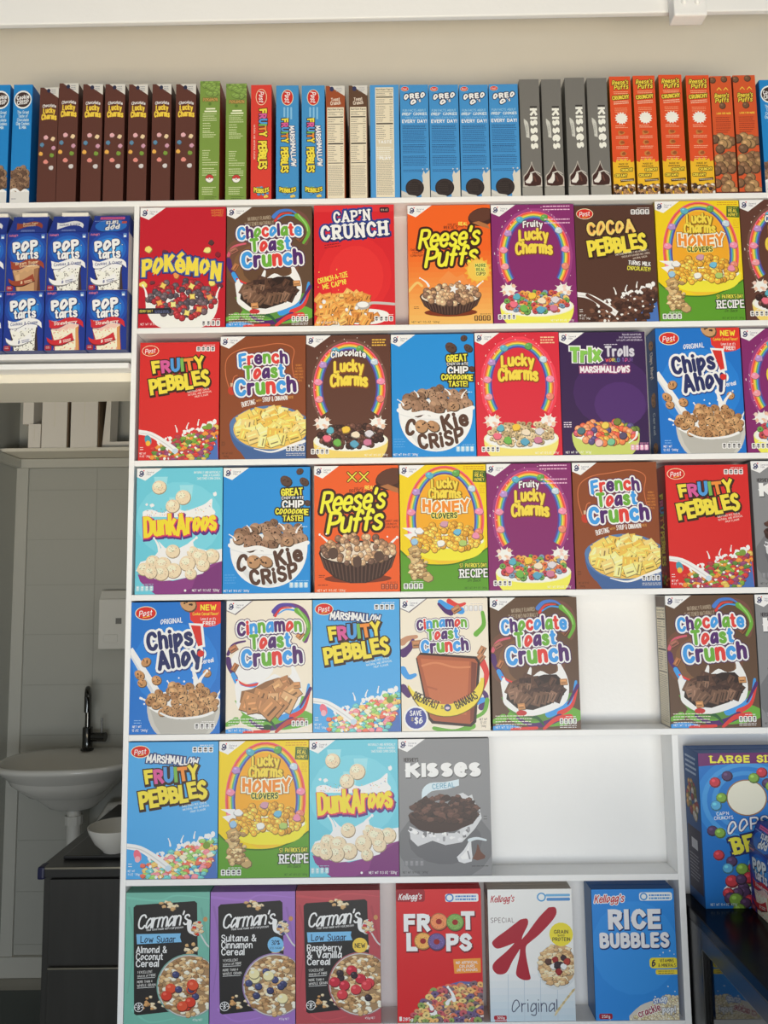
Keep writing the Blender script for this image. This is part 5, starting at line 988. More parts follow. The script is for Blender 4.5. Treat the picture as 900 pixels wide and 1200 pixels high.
def s_kiss():
    a = Art(50, 300, (112, 110, 106)); kisses(a, 34, 128, 108, 17, -90, (236, 232, 222), (60, 58, 56)); a.rect(25, 70, 18, 4, (50, 46, 44)); a.poly(catmull([(9, 102), (14, 106), (20, 116), (22, 152)]) + [(14, 150), (12, 126), (9, 112)], (196, 196, 190)); vtext(a, 'CEREAL', 15.5, 132, 30, 5, (140, 140, 136), 1.6)
    a.poly(catmull([(4, 258), (4, 248), (12, 240), (22, 222), (25, 212), (28, 222), (36, 240), (48, 250), (50, 262)]) + [(50, 276), (2, 276)], (190, 184, 176)); a.poly(catmull([(5, 258), (6, 250), (14, 241), (23, 224), (25, 216), (27, 224), (36, 242), (46, 252), (48, 262)]) + [(46, 272), (24, 276), (6, 272)], (64, 38, 32)); a.poly(catmull([(8, 262), (16, 254), (22, 242), (26, 246), (26, 260)]) + [(20, 268), (10, 267)], (220, 216, 210)); a.path([(22, 242), (34, 238), (46, 244)], (4, 1.6), (196, 192, 186)); a.path([(30, 250), (34, 262)], 4, (96, 60, 50)); a.ell(25, 290, 34, 16, (150, 148, 142))
    return a
def s_reese(xx):
    a = Art(50, 280, (204, 84, 40) if xx else (214, 78, 36)); o = [(2.6, (56, 28, 18))]
    y_ = (240, 206, 70)
    if xx:
        for x, y in ((6, 10), (33, 8), (26, 72)): a.puff(x, y, 8, (110, 78, 56), a.rng)
        for x in (20, 36): a.ribbon([(x - 5, 34), (x, 28), (x + 5, 34)], 1.6, y_)
        a.T("Reese's", 26, 47, 34, 12, y_, 2.2, o, slant=.2, rot=3); a.T('Puffs', 26, 58, 32, 12, y_, 2.2, o, slant=.2, rot=3); a.T('LOOK FOR MORE', 28, 90, 34, 5, y_, 1.8); a.words(8, 100, 36, 8, 5, (140, 46, 24), 1.8)
        a.heap('puff', lambda x, y: y > 190 or (140 < y < 176), (2, 144, 50, 278), 24, (11, 13), [(150, 116, 78), (126, 92, 64), (170, 134, 90), (110, 82, 60)], 3); a.rect(0, 276, 50, 4, (90, 40, 24))
    else:
        a.T("Reese's", 26, 14, 38, 12, y_, 2.3, o, slant=.2, rot=3); a.T('Puffs', 28, 25, 34, 12, y_, 2.3, o, slant=.2, rot=3); a.words(8, 37, 36, 2, 4, (240, 190, 150), 1.4, .1, True); a.T('CRUNCHY', 25, 50, 40, 10, y_, 2.8, [(2.6, (80, 50, 20))], rot=5, cap='s'); a.words(8, 60, 36, 2, 4.6, (244, 206, 180), 1.8, .1, True, 4); a.words(10, 76, 34, 3, 4.4, (230, 160, 120), 1.4)
        a.star(25, 100, 16, 12, 14, (234, 228, 220), .1, .95); a.words(10, 118, 30, 2, 4, (236, 180, 150), 1.4)
        for x, y in ((22, 134), (24, 158), (25, 184)): a.blob(x, y, 8, (190, 120, 60), .3, 9, .7); a.blob(x + 2, y - 1, 5, (150, 80, 40), .3, 8, .7); a.words(10, y + 9, 30, 2, 4, (236, 180, 150), 1.4)
        a.star(25, 238, 44, 38, 26, (226, 178, 40), 0, 1); a.T('MADE BY', 25, 208, 22, 4.6, (90, 60, 20), 1.9); a.T('FUNNEY', 25, 214, 28, 5, (90, 60, 20), 1.9) if 0 else a.words(12, 214, 26, 1, 4, (90, 60, 20), 2.6, .05)
        a.T('CRUNCHY', 32, 222, 28, 7, y_, 2.8, [(2.4, (80, 50, 20))], rot=4, cap='s'); a.T('CREAMY', 18, 235, 28, 7, y_, 2.8, [(2.4, (80, 50, 20))], cap='s'); a.rect(16, 243, 32, 6, (90, 60, 30), 6); a.words(18, 246, 28, 1, 3, (190, 180, 160), 2, 0)
        a.heap('puff', lambda x, y: y > 258, (0, 258, 50, 280), 34, (4, 5.4), [(120, 84, 56), (84, 58, 44), (160, 120, 84), (220, 210, 200), (60, 40, 34)], 5)
    return a
def side_red():
    a = Art(52, 266, (150, 30, 34)); o = [(3, (60, 30, 24))]; vtext(a, 'FRUITY', 26, 100, 80, 20, FR, 3, o, **CAVE); vtext(a, 'PEBBLES', 26, 180, 76, 22, (250, 212, 70), 3.2, o, **CAVE); a.heap('flake', inell(26, 246, 22, 14), (6, 232, 48, 262), 16, (4, 6), [(120, 160, 60), (226, 140, 60), (200, 60, 56)], 3); return a
def side_blue():
    a = Art(52, 280, (22, 84, 156)); 
    for y in (30, 150, 160, 262): a.cookie(26, y, 14, (176, 130, 88), a.rng)
    vtext(a, 'Chips Ahoy!', 26, 76, 60, 18, WH, 2.4); vtext(a, 'Cereal', 26, 208, 50, 14, (190, 214, 236), 2); return a
def side_nutri(): 
    a = Art(52, 280, (150, 146, 140)); a.rect(2, 2, 48, 22, (90, 70, 60)); nutri(a, 3, 26, 46, 278); return a
def side_blank(c): return Art(52, 280, c)
def side_oops():
    a = Art(74, 270, (40, 84, 140)); a.words(8, 14, 56, 4, 9, (190, 206, 224), 4, .2); a.heap('puff', inell(37, 90, 26, 36), (10, 54, 64, 130), 26, (7, 9), [(190, 150, 90), (150, 60, 60), (110, 110, 60), (206, 196, 180)], 4); a.rect(4, 140, 66, 112, (54, 50, 70)); a.rect(22, 160, 30, 18, (206, 206, 210)); a.words(10, 190, 50, 8, 6, (150, 150, 160), 2); return a
# ------------------------------------------------------------------ the place: measured planes
def zavg(pts, Y=0.0): return sum(at(x, y, Y).z for x, y in pts) / len(pts)
def at_z(px, py, z):
    d = ROT @ Vector(((px - 450) / F_PX, 1.0, -(py - 600) / F_PX)); return CAM + d * ((z - CAM.z) / d.z)
S_TOP = [zavg([(80, 235), (300, 233.3), (610, 230), (890, 226.7)]), zavg([(160, 384.6), (800, 376)]), zavg([(180, 539.6), (800, 531.4)]), zavg([(250, 696), (830, 688.8)]), zavg([(160, 861.7), (840, 852.7)]), zavg([(250, 1031), (600, 1025)]), zavg([(150, 1201), (790, 1198)])]
S_BOT = [zavg([(80, 241.6), (770, 234), (900, 230)]), zavg([(200, 393), (775, 383)]), zavg([(200, 547), (800, 538.2)]), zavg([(200, 703), (775, 695)]), zavg([(300, 868), (650, 861.4)]), zavg([(250, 1038.5), (785, 1030.6)])]
TH = sum(a - b for a, b in zip(S_TOP, S_BOT)) / 6
S_BOT = [z - TH for z in S_TOP]
DEP = 0.066                                    # depth of the shallow shelves
XL0, XL1 = zavg([(0, 0)]) * 0 + at(149, 635).x, at(155.4, 635).x
XD0, XD1 = at(793, 985).x, at(800.5, 985).x
X_END, X_LEFT = 1.12, -1.16
LINTEL = at(80, 444).z
P_TOP = zavg([(60, 414.5)]); WALL_B = 0.21

# floor, walls, lintel
struct(box('floor', (-2.6, -4.4, -0.05), (2.6, 1.5, 0), M['floor']))
YW = 1.35
xcw = at(19, 620, YW).x
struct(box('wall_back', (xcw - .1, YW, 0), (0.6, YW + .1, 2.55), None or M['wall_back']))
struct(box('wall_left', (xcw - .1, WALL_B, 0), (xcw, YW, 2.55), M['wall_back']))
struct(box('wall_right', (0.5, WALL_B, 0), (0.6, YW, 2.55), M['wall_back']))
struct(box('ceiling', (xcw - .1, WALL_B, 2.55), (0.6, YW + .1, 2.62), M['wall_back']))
struct(box('wall_front', (XL1 - .004, DEP + .012, 0), (X_END + .2, WALL_B, S_BOT[0] - .001), M['wall_back']))
struct(box('wall_upper', (X_LEFT - .2, 0.225, S_TOP[0] - .1), (X_END + .2, 0.30, 3.1), M['wall_gloss']))
struct(box('wall_front_left', (-2.6, WALL_B + .001, 0), (xcw - .101, WALL_B + .1, 3.1), M['wall_back']))
# lintel over the doorway: a stepped bottom and a broad soffit
bm = bmesh.new(); bm_box(bm, (X_LEFT - .2, .03, LINTEL), (XL0 + .001, WALL_B, P_TOP - TH - .001), .002)
struct(link('lintel', finish(bm, 'lintel', M['trim_grey'])))
zt0, zt1 = at(80, 434).z, at(80, 427.5).z
struct(box('trim_1', (X_LEFT - .2, -.012, zt0), (XL0 - .001, .029, zt1), M['white_paint'], bev=.002))
# header beam along the top of the recess, very slightly out of level
b = box('trim_2', (-1.6, -.05, 0), (1.6, -.036, .5), M['white_paint'], bev=.003, loc=(0, 0, at(450, 20.5, -.05).z)); struct(b); b.rotation_euler.y = radians(-.3)
bm = bmesh.new()
bx0, bx1 = at(790, 10, -.085).x, at(829, 10, -.085).x; bz = at(810, 17.5, -.085).z
bm_box(bm, (bx0, -.085, bz), (bx1, -.051, bz + .2), .004)
for i in (.3, .7): bmesh.ops.create_uvsphere(bm, u_segments=10, v_segments=6, radius=.006, matrix=Matrix.Translation((bx0 + (bx1 - bx0) * i, -.087, bz + .03)))
struct(link('trim_3', finish(bm, 'trim_3', M['white_paint'])))

# ------------------------------------------------------------------ the white display shelving
shelf = empty('display_shelving', (0, 0, 0)); tag(shelf, 'white painted wooden display shelving filled with cereal boxes', 'shelving')
W = M['white_paint']
def board(x0, x1, z1, y0=0.0, y1=DEP): return box('shelf_board', (x0, y0, z1 - TH), (x1, y1, z1), W, shelf, .0012)
board(X_LEFT, X_END, S_TOP[0], 0, .224)
for i in (1, 2, 3): board(XL1, X_END - .0125, S_TOP[i])
board(XL1, X_END - .0125, S_TOP[4])
board(XL1, XD0, S_TOP[5]); board(XL1, XD0, S_TOP[6])
board(X_LEFT, XL0, P_TOP)
UP = lambda x0, x1, z0, z1: box('upright', (x0, 0, z0), (x1, DEP, z1), W, shelf, .0012)
UP(XL0, XL1, 0, S_BOT[0]); UP(XD0, XD1, 0, S_BOT[4]); UP(X_END - .0125, X_END, 0, S_BOT[0]); UP(X_LEFT, X_LEFT + .0125, P_TOP, S_BOT[0])
box('back_board', (XL1, DEP, 0), (X_END, DEP + .01, S_BOT[0]), W, shelf)
box('back_board', (X_LEFT, DEP + .04, P_TOP - TH), (XL0, DEP + .05, S_BOT[0]), W, shelf)
box('kick_board', (XL1, .004, 0), (XD0, .016, S_TOP[6] - TH - .0005), W, shelf)

# ------------------------------------------------------------------ cartons
_cart = {}
def carton_mesh(w, d, h, rgb):
    k = (round(w, 4), round(d, 4), round(h, 4), rgb)
    if k not in _cart:
        bm = bmesh.new(); bm_box(bm, (-w / 2, 0, 0), (w / 2, d, h), .0012)
        # the tuck flap's edge across the top
        bm_box(bm, (-w / 2 + .004, d * .42, h), (w / 2 - .004, d * .98, h + .0006))
        _cart[k] = finish(bm, 'carton', card(rgb))
    return _cart[k]
_prints = {}
def panel(key, fn, w, h):
    if key not in _prints: _prints[key] = fn().mesh(key, 1.0, 1.0)
    return _prints[key]
def put_print(o, key, fn, w, h, part='front_print', loc=(0, -.0007, 0), rot=None):
    p = link(part, panel(key, fn, w, h), o); p.location = loc; p.scale = (w, 1, h)
    if rot: p.rotation_euler = rot
    return p
DESIGN = {
 'pokemon': (f_pokemon, (150, 22, 36)), 'choctoast': (lambda: f_toast('Chocolate'), (84, 62, 46)), 'capn': (f_capn, (190, 34, 42)), 'reese': (lambda: f_reese(False), (226, 96, 30)),
 'fruity': (lambda: f_charms('fruity'), (118, 38, 96)), 'cocoa': (lambda: f_pebbles('cocoa'), (66, 42, 34)), 'honey': (lambda: f_charms('honey'), (214, 180, 40)), 'chocharm': (lambda: f_charms('choc'), (74, 46, 36)),
 'pebbles': (lambda: f_pebbles('red'), (176, 36, 36)), 'french': (f_french, (120, 64, 36)), 'crisp': (f_crisp, (26, 110, 182)), 'charms': (lambda: f_charms('red'), (190, 40, 56)), 'trix': (f_trix, (44, 26, 64)),
 'chips': (f_chips, (24, 84, 156)), 'dunk': (f_dunk, (96, 182, 204)), 'reesexx': (lambda: f_reese(True), (206, 84, 36)), 'kisses': (f_kisses, (124, 125, 128)), 'cinnamon': (lambda: f_toast('Cinnamon'), (226, 218, 204)),
 'mallow': (lambda: f_pebbles('mallow'), (62, 140, 200)), 'banana': (f_toast_banana, (226, 218, 204)),
 'almond': (lambda: f_carman((112, 176, 160), True, ('Almond &', 'Coconut', 'Cereal'), [(206, 60, 40), (62, 66, 110), (214, 80, 50)]), (104, 166, 150)),
 'sultana': (lambda: f_carman((152, 112, 184), False, ('Sultana &', 'Cinnamon', 'Cereal'), [(66, 72, 116), (234, 220, 170), (56, 60, 100)]), (144, 106, 174)),
 'raspberry': (lambda: f_carman((176, 74, 82), True, ('Raspberry', '& Vanilla', 'Cereal'), [(190, 44, 62), (50, 36, 44), (206, 60, 70)]), (166, 70, 78)),
 'froot': (f_froot, (196, 34, 40)), 'special': (f_special, (196, 186, 176)), 'rice': (f_rice, (28, 100, 172)),
 'crisp_s': (s_crisp, (24, 104, 176)), 'choc_s': (s_choc, (74, 40, 32)), 'green_s': (s_green, (150, 60, 44)), 'pebbles_s': (lambda: s_pebble(False), (176, 40, 36)), 'mallow_s': (lambda: s_pebble(True), (62, 130, 186)),
 'nutri1_s': (lambda: s_nutri((150, 74, 40)), (140, 74, 44)), 'nutri2_s': (lambda: s_nutri((92, 66, 48)), (86, 62, 46)), 'nutriblue_s': (s_nutriblue, (66, 140, 200)), 'oreo_s': (s_oreo, (56, 120, 178)), 'kiss_s': (s_kiss, (112, 110, 106)),
 'reese_s': (lambda: s_reese(False), (150, 96, 30)), 'reesexx_s': (lambda: s_reese(True), (140, 60, 34)),
}
_lastx = {}
def cereal(key, l, r, top, row, label, group, side=None, Y=.003, depth=.058, part='front_print', name='cereal_box'):
    zb = S_TOP[row]; yb = {0: 232, 1: 381, 2: 535, 3: 691, 4: 856, 5: 1028, 6: 1199}[row]
    x0, x1 = at(l, yb, Y).x, at(r, yb, Y).x; x0 = max(x0, _lastx.get(row, -9) + .0012)
    h = at((l + r) / 2, top, Y).z - zb
    if row: h = min(h, S_BOT[row - 1] - zb - .0035)
    _lastx[row] = x1
    fn, rgb = DESIGN[key]; w = x1 - x0
    o = link(name, carton_mesh(w, depth, h, rgb)); o.location = ((x0 + x1) / 2, Y, zb + .0004)
    tag(o, label, 'cereal box', group)
    put_print(o, key, fn, w, h, part)
    if side:
        put_print(o, *side, depth, h, 'side_print', (-w / 2 - .0007, depth / 2, 0), (0, 0, -pi / 2))
    return o
g1, g2, g3, g4, g5, g6 = ['cereal boxes facing out on the %s' % s for s in ('first shelf under the spine row', 'second shelf', 'third shelf', 'fourth shelf', 'fifth shelf', 'lowest shelf')]
SN, SR, SB = ('side_nutri', side_nutri), ('side_red', side_red), ('side_blue', side_blue)
for a in [
 ('pokemon', 162, 263.7, 241.5, 1, 'red cereal box with bulging yellow lettering above a bowl of red and grey balls', g1),
 ('choctoast', 265, 366, 242.8, 1, 'brown cereal box with multicoloured lettering beside the red boxes on the first shelf', g1),
 ('capn', 368.4, 463.5, 240, 1, 'red cereal box with big white serif lettering and golden pieces, beside a gap', g1),
 ('reese', 479.6, 577.7, 240.7, 1, 'orange cereal box shading to pale orange, yellow slanted lettering, puffs in a ridged cup', g1),
 ('fruity', 578.9, 677.3, 240, 1, 'purple cereal box with a rainbow arch, on the first shelf beside the orange box', g1),
 ('cocoa', 677.8, 772.5, 241, 1, 'dark brown cereal box with tilted yellow lettering and chocolate flakes', g1),
 ('honey', 774, 874, 235.7, 1, 'yellow and green rainbow cereal box on the first shelf, between two brown boxes', g1),
 ('chocharm', 875, 975, 233.4, 1, 'brown rainbow cereal box cut by the picture edge, on the first shelf', g1),
 ('pebbles', 162, 256, 401.5, 2, 'red cereal box with stone-like yellow lettering at the outer end of the second shelf', g2),
 ('french', 257.5, 358.5, 394.3, 2, 'russet brown cereal box with a blue bowl of golden squares, on the second shelf', g2),
 ('chocharm', 359.3, 459, 393, 2, 'brown rainbow cereal box with white and yellow lettering between the russet and blue boxes', g2),
 ('crisp', 460, 558.3, 392, 2, 'bright blue cereal box with a white lettered bowl, on the second shelf', g2),
 ('charms', 559.5, 659.4, 390, 2, 'pinkish red cereal box with a rainbow arch over pale ring cereal', g2),
 ('trix', 660, 762, 389.5, 2, 'deep violet cereal box with green and silver lettering and coloured balls', g2),
 ('chips', 774.7, 875, 383.5, 2, 'blue cookie cereal box with a red corner flash on the second shelf', g2, SB),
 ('fruity', 876.5, 976, 385, 2, 'purple rainbow cereal box cut by the picture edge, on the second shelf', g2),
 ('dunk', 158, 259.8, 548.7, 3, 'turquoise cereal box with yellow lettering on the third shelf', g3),
 ('crisp', 261, 363.7, 548, 3, 'bright blue cereal box with a white lettered bowl, on the third shelf', g3),
 ('reesexx', 368.7, 468.7, 546, 3, 'red-orange cereal box with two yellow crosses and slanted yellow lettering', g3),
 ('honey', 470, 572.6, 545, 3, 'yellow and green rainbow cereal box in the middle of the third shelf', g3),
 ('fruity', 573.4, 674, 543.4, 3, 'purple rainbow cereal box on the third shelf, beside the yellow one', g3),
 ('french', 675.5, 776, 542, 3, 'russet brown cereal box with a blue bowl of golden squares, on the third shelf', g3),
 ('pebbles', 785.9, 884.4, 545, 3, 'red cereal box with stone-like yellow lettering on the third shelf, showing its side', g3, SR),
 ('kisses', 888.4, 992, 540, 3, 'grey cereal box cut by the picture edge, on the third shelf', g3),
 ('chips', 151.5, 257.6, 705.8, 4, 'blue cookie cereal box with a red corner flash on the fourth shelf', g4),
 ('cinnamon', 264.5, 366, 704, 4, 'cream cereal box with multicoloured lettering over toasted squares in a swirl bowl', g4),
 ('mallow', 367, 470, 701.5, 4, 'sky blue cereal box with stone-like yellow lettering on the fourth shelf', g4),
 ('banana', 471, 575, 700.7, 4, 'cream cereal box with a banana across a big toasted square', g4),
 ('choctoast', 577.8, 681, 699, 4, 'brown cereal box with multicoloured lettering just before the empty space on the fourth shelf', g4),
 ('choctoast', 786.6, 892, 696, 4, 'brown cereal box with multicoloured lettering just after the empty space, side panel showing', g4, SN),
 ('kisses', 893.5, 997, 696, 4, 'grey cereal box cut by the picture edge, on the fourth shelf', g4),
 ('mallow', 148, 254.6, 869.5, 5, 'sky blue cereal box with stone-like yellow lettering on the fifth shelf', g5),
 ('honey', 255.6, 362, 868, 5, 'yellow and green rainbow cereal box on the fifth shelf, beside the sky blue one', g5),
 ('dunk', 363, 468, 865.4, 5, 'turquoise cereal box with yellow lettering on the fifth shelf', g5),
 ('kisses', 468.6, 577, 865, 5, 'grey cereal box with white lettering and chocolate bowl beside the empty fifth shelf space', g5),
 ('almond', 145, 244.4, 1045.7, 6, 'pale green cereal box with a black label and strawberries', g6),
 ('sultana', 245.5, 346, 1045, 6, 'purple cereal box with a black label, banana slices and blueberries', g6),
 ('raspberry', 347, 446.6, 1043.5, 6, 'dusky red cereal box with a black label and raspberries', g6),
 ('froot', 466, 567, 1042, 6, 'bright red cereal box with white lettering made partly of coloured rings', g6),
 ('special', 575, 675, 1042, 6, 'white and pale blue cereal box with one huge red letter', g6, ('side_grey', lambda: side_nutri())),
 ('rice', 698.5, 799 - 2.5, 1042, 6, 'blue cereal box with big white lettering against the divider on the lowest shelf', g6, ('side_bluegrey', lambda: side_blank((44, 96, 150)))),
]: cereal(*a)

# spines along the top
gt = 'cereal boxes standing spine-out along the top shelf'
ordn = ['first', 'second', 'third', 'fourth', 'fifth', 'sixth', 'seventh']
def spines(key, rects, lab):
    for i, (l, r, t) in enumerate(rects):
        cereal(key, l, r, t, 0, lab(i), gt, None, .004, .19, 'spine_print')
spines('crisp_s', [(-15, 7.5, 100), (11.5, 34, 99.7)], lambda i: ('blue spine-out cereal box at the outer end of the top row', 'blue spine-out cereal box touching the brown spines on the top shelf')[i])
spines('choc_s', [(43, 65, 103), (65.6, 88.6, 98), (94, 117.5, 99), (120.5, 144, 99), (148.5, 171, 99.3), (176.5, 199, 99), (204.5, 228.3, 99)], lambda i: 'dark brown spine-out cereal box, %s of seven counting from the blue spines beside' % ordn[i])
spines('green_s', [(233, 256.7, 95.5), (264, 288.5, 98.5)], lambda i: ('green spine-out cereal box beside the last brown spine', 'green spine-out cereal box beside the red spine')[i])
spines('pebbles_s', [(293.7, 318, 100)], lambda i: 'red spine-out cereal box with sideways yellow lettering between green and blue spines')
spines('mallow_s', [(323.5, 350, 100.6), (353.8, 381, 100.6)], lambda i: ('sky blue spine-out cereal box with sideways lettering, beside the red spine', 'sky blue spine-out cereal box with sideways lettering, beside the nutrition panels')[i])
spines('nutri1_s', [(382.6, 405, 101)], lambda i: 'spine-out cereal box showing a nutrition panel under a rust brown top')
spines('nutri2_s', [(409.7, 431.7, 100.5)], lambda i: 'spine-out cereal box showing a nutrition panel under a dark brown top')
spines('nutriblue_s', [(434.8, 469, 100)], lambda i: 'blue-edged spine-out cereal box showing a cream nutrition panel')
spines('oreo_s', [(470.5, 504, 99.8), (505, 539.7, 99.8), (541, 575, 99.8), (576.2, 610.6, 99)], lambda i: 'wide blue spine-out cereal box with dark cookie, %s of four from the nutrition panel' % ordn[i])
spines('kiss_s', [(612.5, 636, 93.3), (638.7, 662, 93.3), (666.7, 690, 91.4), (693, 716.7, 91.8)], lambda i: 'grey spine-out cereal box with sideways lettering, %s of four from the blue spines' % ordn[i])
spines('reese_s', [(719.8, 745, 90), (748, 774, 89), (778.6, 806, 88), (811, 838.6, 88.6)], lambda i: 'orange spine-out cereal box with yellow lower band, %s of four from the grey spines' % ordn[i])
spines('reesexx_s', [(840, 865, 89.5), (867, 893.5, 88.5)], lambda i: ('orange spine-out cereal box covered in brown puffs, beside the yellow-banded spines', 'orange spine-out cereal box covered in brown puffs, beside the blue spine at the end')[i])
spines('crisp_s', [(898, 921, 94)], lambda i: 'blue spine-out cereal box cut by the picture edge, after the orange spines')

# ------------------------------------------------------------------ toaster pastry boxes
def pastry(kind, w, h, label, lid=None, group='toaster pastry boxes stacked in the small bay'):
    o = link('toaster_pastry_box', carton_mesh(w, .052, h, (40, 56, 120) if lid is None else (190, 186, 190))); tag(o, label, 'pastry box', group)
    put_print(o, 'pop_' + kind, lambda: f_pop(kind), w, h)
    if lid:
        dz, dy = .047, .020; bm = bmesh.new()
        pr = [(-w / 2 + .001, .0, h + .0008), (-w / 2 + .001, .051, h + .0008), (-w / 2 + .005, .051, h + dz), (-w / 2 + .005, dy, h + dz)]
        va = [bm.verts.new(p) for p in pr]; vb = [bm.verts.new((-p[0], p[1], p[2])) for p in pr]
        bm.faces.new(va); bm.faces.new(vb[::-1])
        for i in range(4): bm.faces.new((va[i], vb[i], vb[(i + 1) % 4], va[(i + 1) % 4]))
        bmesh.ops.recalc_face_normals(bm, faces=bm.faces)
        l = link('lid', finish(bm, 'lid', card((38, 58, 140))), o)
        L = math.hypot(dz, dy)
        p = put_print(l, 'flap_' + lid, lambda: f_flap(lid), w - .008, L, 'lid_print', (0, -.0006, h + .001), (-math.atan2(dy, dz), 0, 0))
        if lid != 'pop':
            tw = w * .66; bm = bmesh.new(); bm_box(bm, (-tw / 2 + .008, dy - .004, h + dz), (tw / 2 + .008, dy + .012, h + dz + .008), .001)
            t = link('lid_tab', finish(bm, 'lid_tab', M['card_tab']), l); t['label'] = 'white torn cardboard tab'
    return o
YP = -.022
zp = P_TOP; hz = at(75, 341, YP).z - zp; cols = [(3, 50.4), (51, 99.4), (100, 148)]
cx = [((at(l, 412, YP).x + at(r, 412, YP).x) / 2, at(r, 412, YP).x - at(l, 412, YP).x - .001) for l, r in cols]
cx.insert(0, (cx[0][0] - cx[0][1] - .002, cx[0][1]))
low = ['cookies', 'cookies', 'straw', 'straw']; top = ['cookies', 'brown', 'cookies', 'cookies']; lids = ['cookies', 'brown', 'cookies', 'pop']
lab_lo = ['blue pastry box mostly outside the picture, bottom of its stack', 'blue pastry box with white ribbon under the brown-ribbon one', 'blue pastry box with red ribbon in the middle bottom of the small bay', 'blue pastry box with red ribbon at the bottom against the white upright']
lab_hi = ['blue pastry box mostly outside the picture, top of its stack', 'blue pastry box with a brown ribbon, top of its stack', 'blue pastry box with white ribbon and white tab, top of the middle stack', 'blue pastry box with upside-down lettering on its raised lid, against the white upright']
for i, (x, w) in enumerate(cx):
    o = pastry(low[i], w, hz, lab_lo[i]); o.location = (x, YP, zp + .0004)
    h2 = at(75, 272.5, YP).z - zp - hz - .0012
    o = pastry(top[i], w, h2, lab_hi[i], lids[i]); o.location = (x + .0004, YP + .001, zp + hz + .0016)

# ------------------------------------------------------------------ black side counter with the two boxes on it
ZT = at(827, 1065, -.016).z
XT = XD1 + .003
ct = empty('black_counter', (XT + .5, -.3, 0)); tag(ct, 'glossy black counter standing against the white divider', 'counter')
cl = lambda a: (a[0] - XT - .5, a[1] + .3, a[2])
def cbox(n, a, b, m, bev=.002): return box(n, cl(a), cl(b), m, ct, bev)
cbox('counter_top', (XT, -.95, ZT - .022), (X_END - .016, DEP - .001, ZT), M['black_top'])
cbox('leg', (XT + .001, -.06, 0), (XT + .05, DEP - .002, ZT - .0225), M['black_matt'])
cbox('leg', (XT + .001, -.94, 0), (XT + .05, -.84, ZT - .0225), M['black_matt'])
cbox('top_rail', (XT + .001, -.839, ZT - .06), (XT + .03, -.061, ZT - .0225), M['black_matt'])
cbox('side_panel', (XT + .010, -.839, .04), (XT + .022, -.061, ZT - .0605), M['black_gloss'], 0)
cbox('front_panel', (XT + .0505, -.93, .04), (X_END - .03, -.92, ZT - .0225), M['black_gloss'], 0)
# large berry box
Yo = -.016; x0 = at(827, 1065, Yo).x; ho = at(816.4, 883, Yo).z - ZT; wo = .226
o = link('cereal_box', carton_mesh(wo, .079, ho, (34, 88, 150))); o.location = (x0 + wo / 2, Yo, ZT + .0004); tag(o, 'large blue cereal box with coloured berries standing on the black counter', 'cereal box')
put_print(o, 'oops', f_oops, wo, ho); put_print(o, 'side_oops', side_oops, .079, ho, 'side_print', (-wo / 2 - .0007, .0395, 0), (0, 0, -pi / 2))
pa, pb = at_z(881.6, 1064, ZT), at_z(899, 1080.5, ZT)
o = pastry('straw', .1, .128, 'blue pastry box with red ribbon standing on the black counter before the berry box', 'pop', None)
ang = math.atan2(pb.y - pa.y, pb.x - pa.x); o.rotation_euler.z = ang
o.location = (pa.x + .0505 * cos(ang), pa.y + .0505 * sin(ang), ZT + .0004)

# ------------------------------------------------------------------ the back room seen through the doorway
def Wp(px, py, Y): return at(px, py, Y)
a, b = Wp(19, 552, YW - .012), Wp(34, 1130, YW - .012)
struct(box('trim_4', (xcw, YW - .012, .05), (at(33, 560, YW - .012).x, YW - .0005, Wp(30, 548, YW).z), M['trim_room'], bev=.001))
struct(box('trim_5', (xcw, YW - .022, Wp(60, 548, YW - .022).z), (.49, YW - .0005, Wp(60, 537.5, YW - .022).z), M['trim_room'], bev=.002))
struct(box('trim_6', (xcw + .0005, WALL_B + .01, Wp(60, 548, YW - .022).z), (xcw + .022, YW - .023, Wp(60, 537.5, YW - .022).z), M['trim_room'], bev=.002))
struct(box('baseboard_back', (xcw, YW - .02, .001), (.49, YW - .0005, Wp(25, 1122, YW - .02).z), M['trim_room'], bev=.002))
# joints of the tiled wall
bm = bmesh.new()
jz = [Wp(100, y, YW).z for y in (574, 632, 685, 743, 802, 861, 984, 1044, 1106)]
for z in jz: bm_box(bm, (at(34, 600, YW).x, YW - .0012, z - .0012), (.49, YW - .0002, z + .0012))
for x in (112, 172): bm_box(bm, (at(x, 640, YW).x - .0012, YW - .0013, .07), (at(x, 640, YW).x + .0012, YW - .0003, Wp(60, 548, YW).z))
struct(link('trim_7', finish(bm, 'trim_7', mat('tile_joint', (164, 164, 156), .7, .2))))
m = box('floor_mat', (xcw + .02, WALL_B + .05, .0005), (-.62, at_z(30, 1160, .006).y, .006), M['mat_dark'], bev=.002); tag(m, 'dark grey floor mat in the back room before the sink wall', 'mat')
# high storage shelf
zs1, zs0 = Wp(80, 524.5, YW - .17).z, Wp(80, 528.5, YW - .17).z
st = box('storage_shelf', (xcw + .001, YW - .17, zs0), (.48, YW - .0008, zs1), M['trim_grey'], bev=.001); tag(st, 'grey board shelf high on the back room wall', 'shelf')
def scarton(l, r, d, h, label, Y):
    x0, x1 = at(l, 524, Y).x, at(r, 524, Y).x; bm = bmesh.new(); bm_box(bm, (0, 0, 0), (x1 - x0, d, h), .002)
    o = link('storage_carton', finish(bm, 'storage_carton', M['carton_white']), None, (x0, Y, zs1)); tag(o, label, 'carton', 'white cartons on the high shelf')
    fl = box('flap', (x1 - x0 + .0005, .004, .002), (x1 - x0 + .006, d - .004, h - .004), M['kraft'], o)
    fl['label'] = 'brown cardboard edge'; box('seam_tape', ((x1 - x0) * .5, -.0008, h * .3), ((x1 - x0) * .53, -.0002, h), M['trim_grey'], o)
    return o
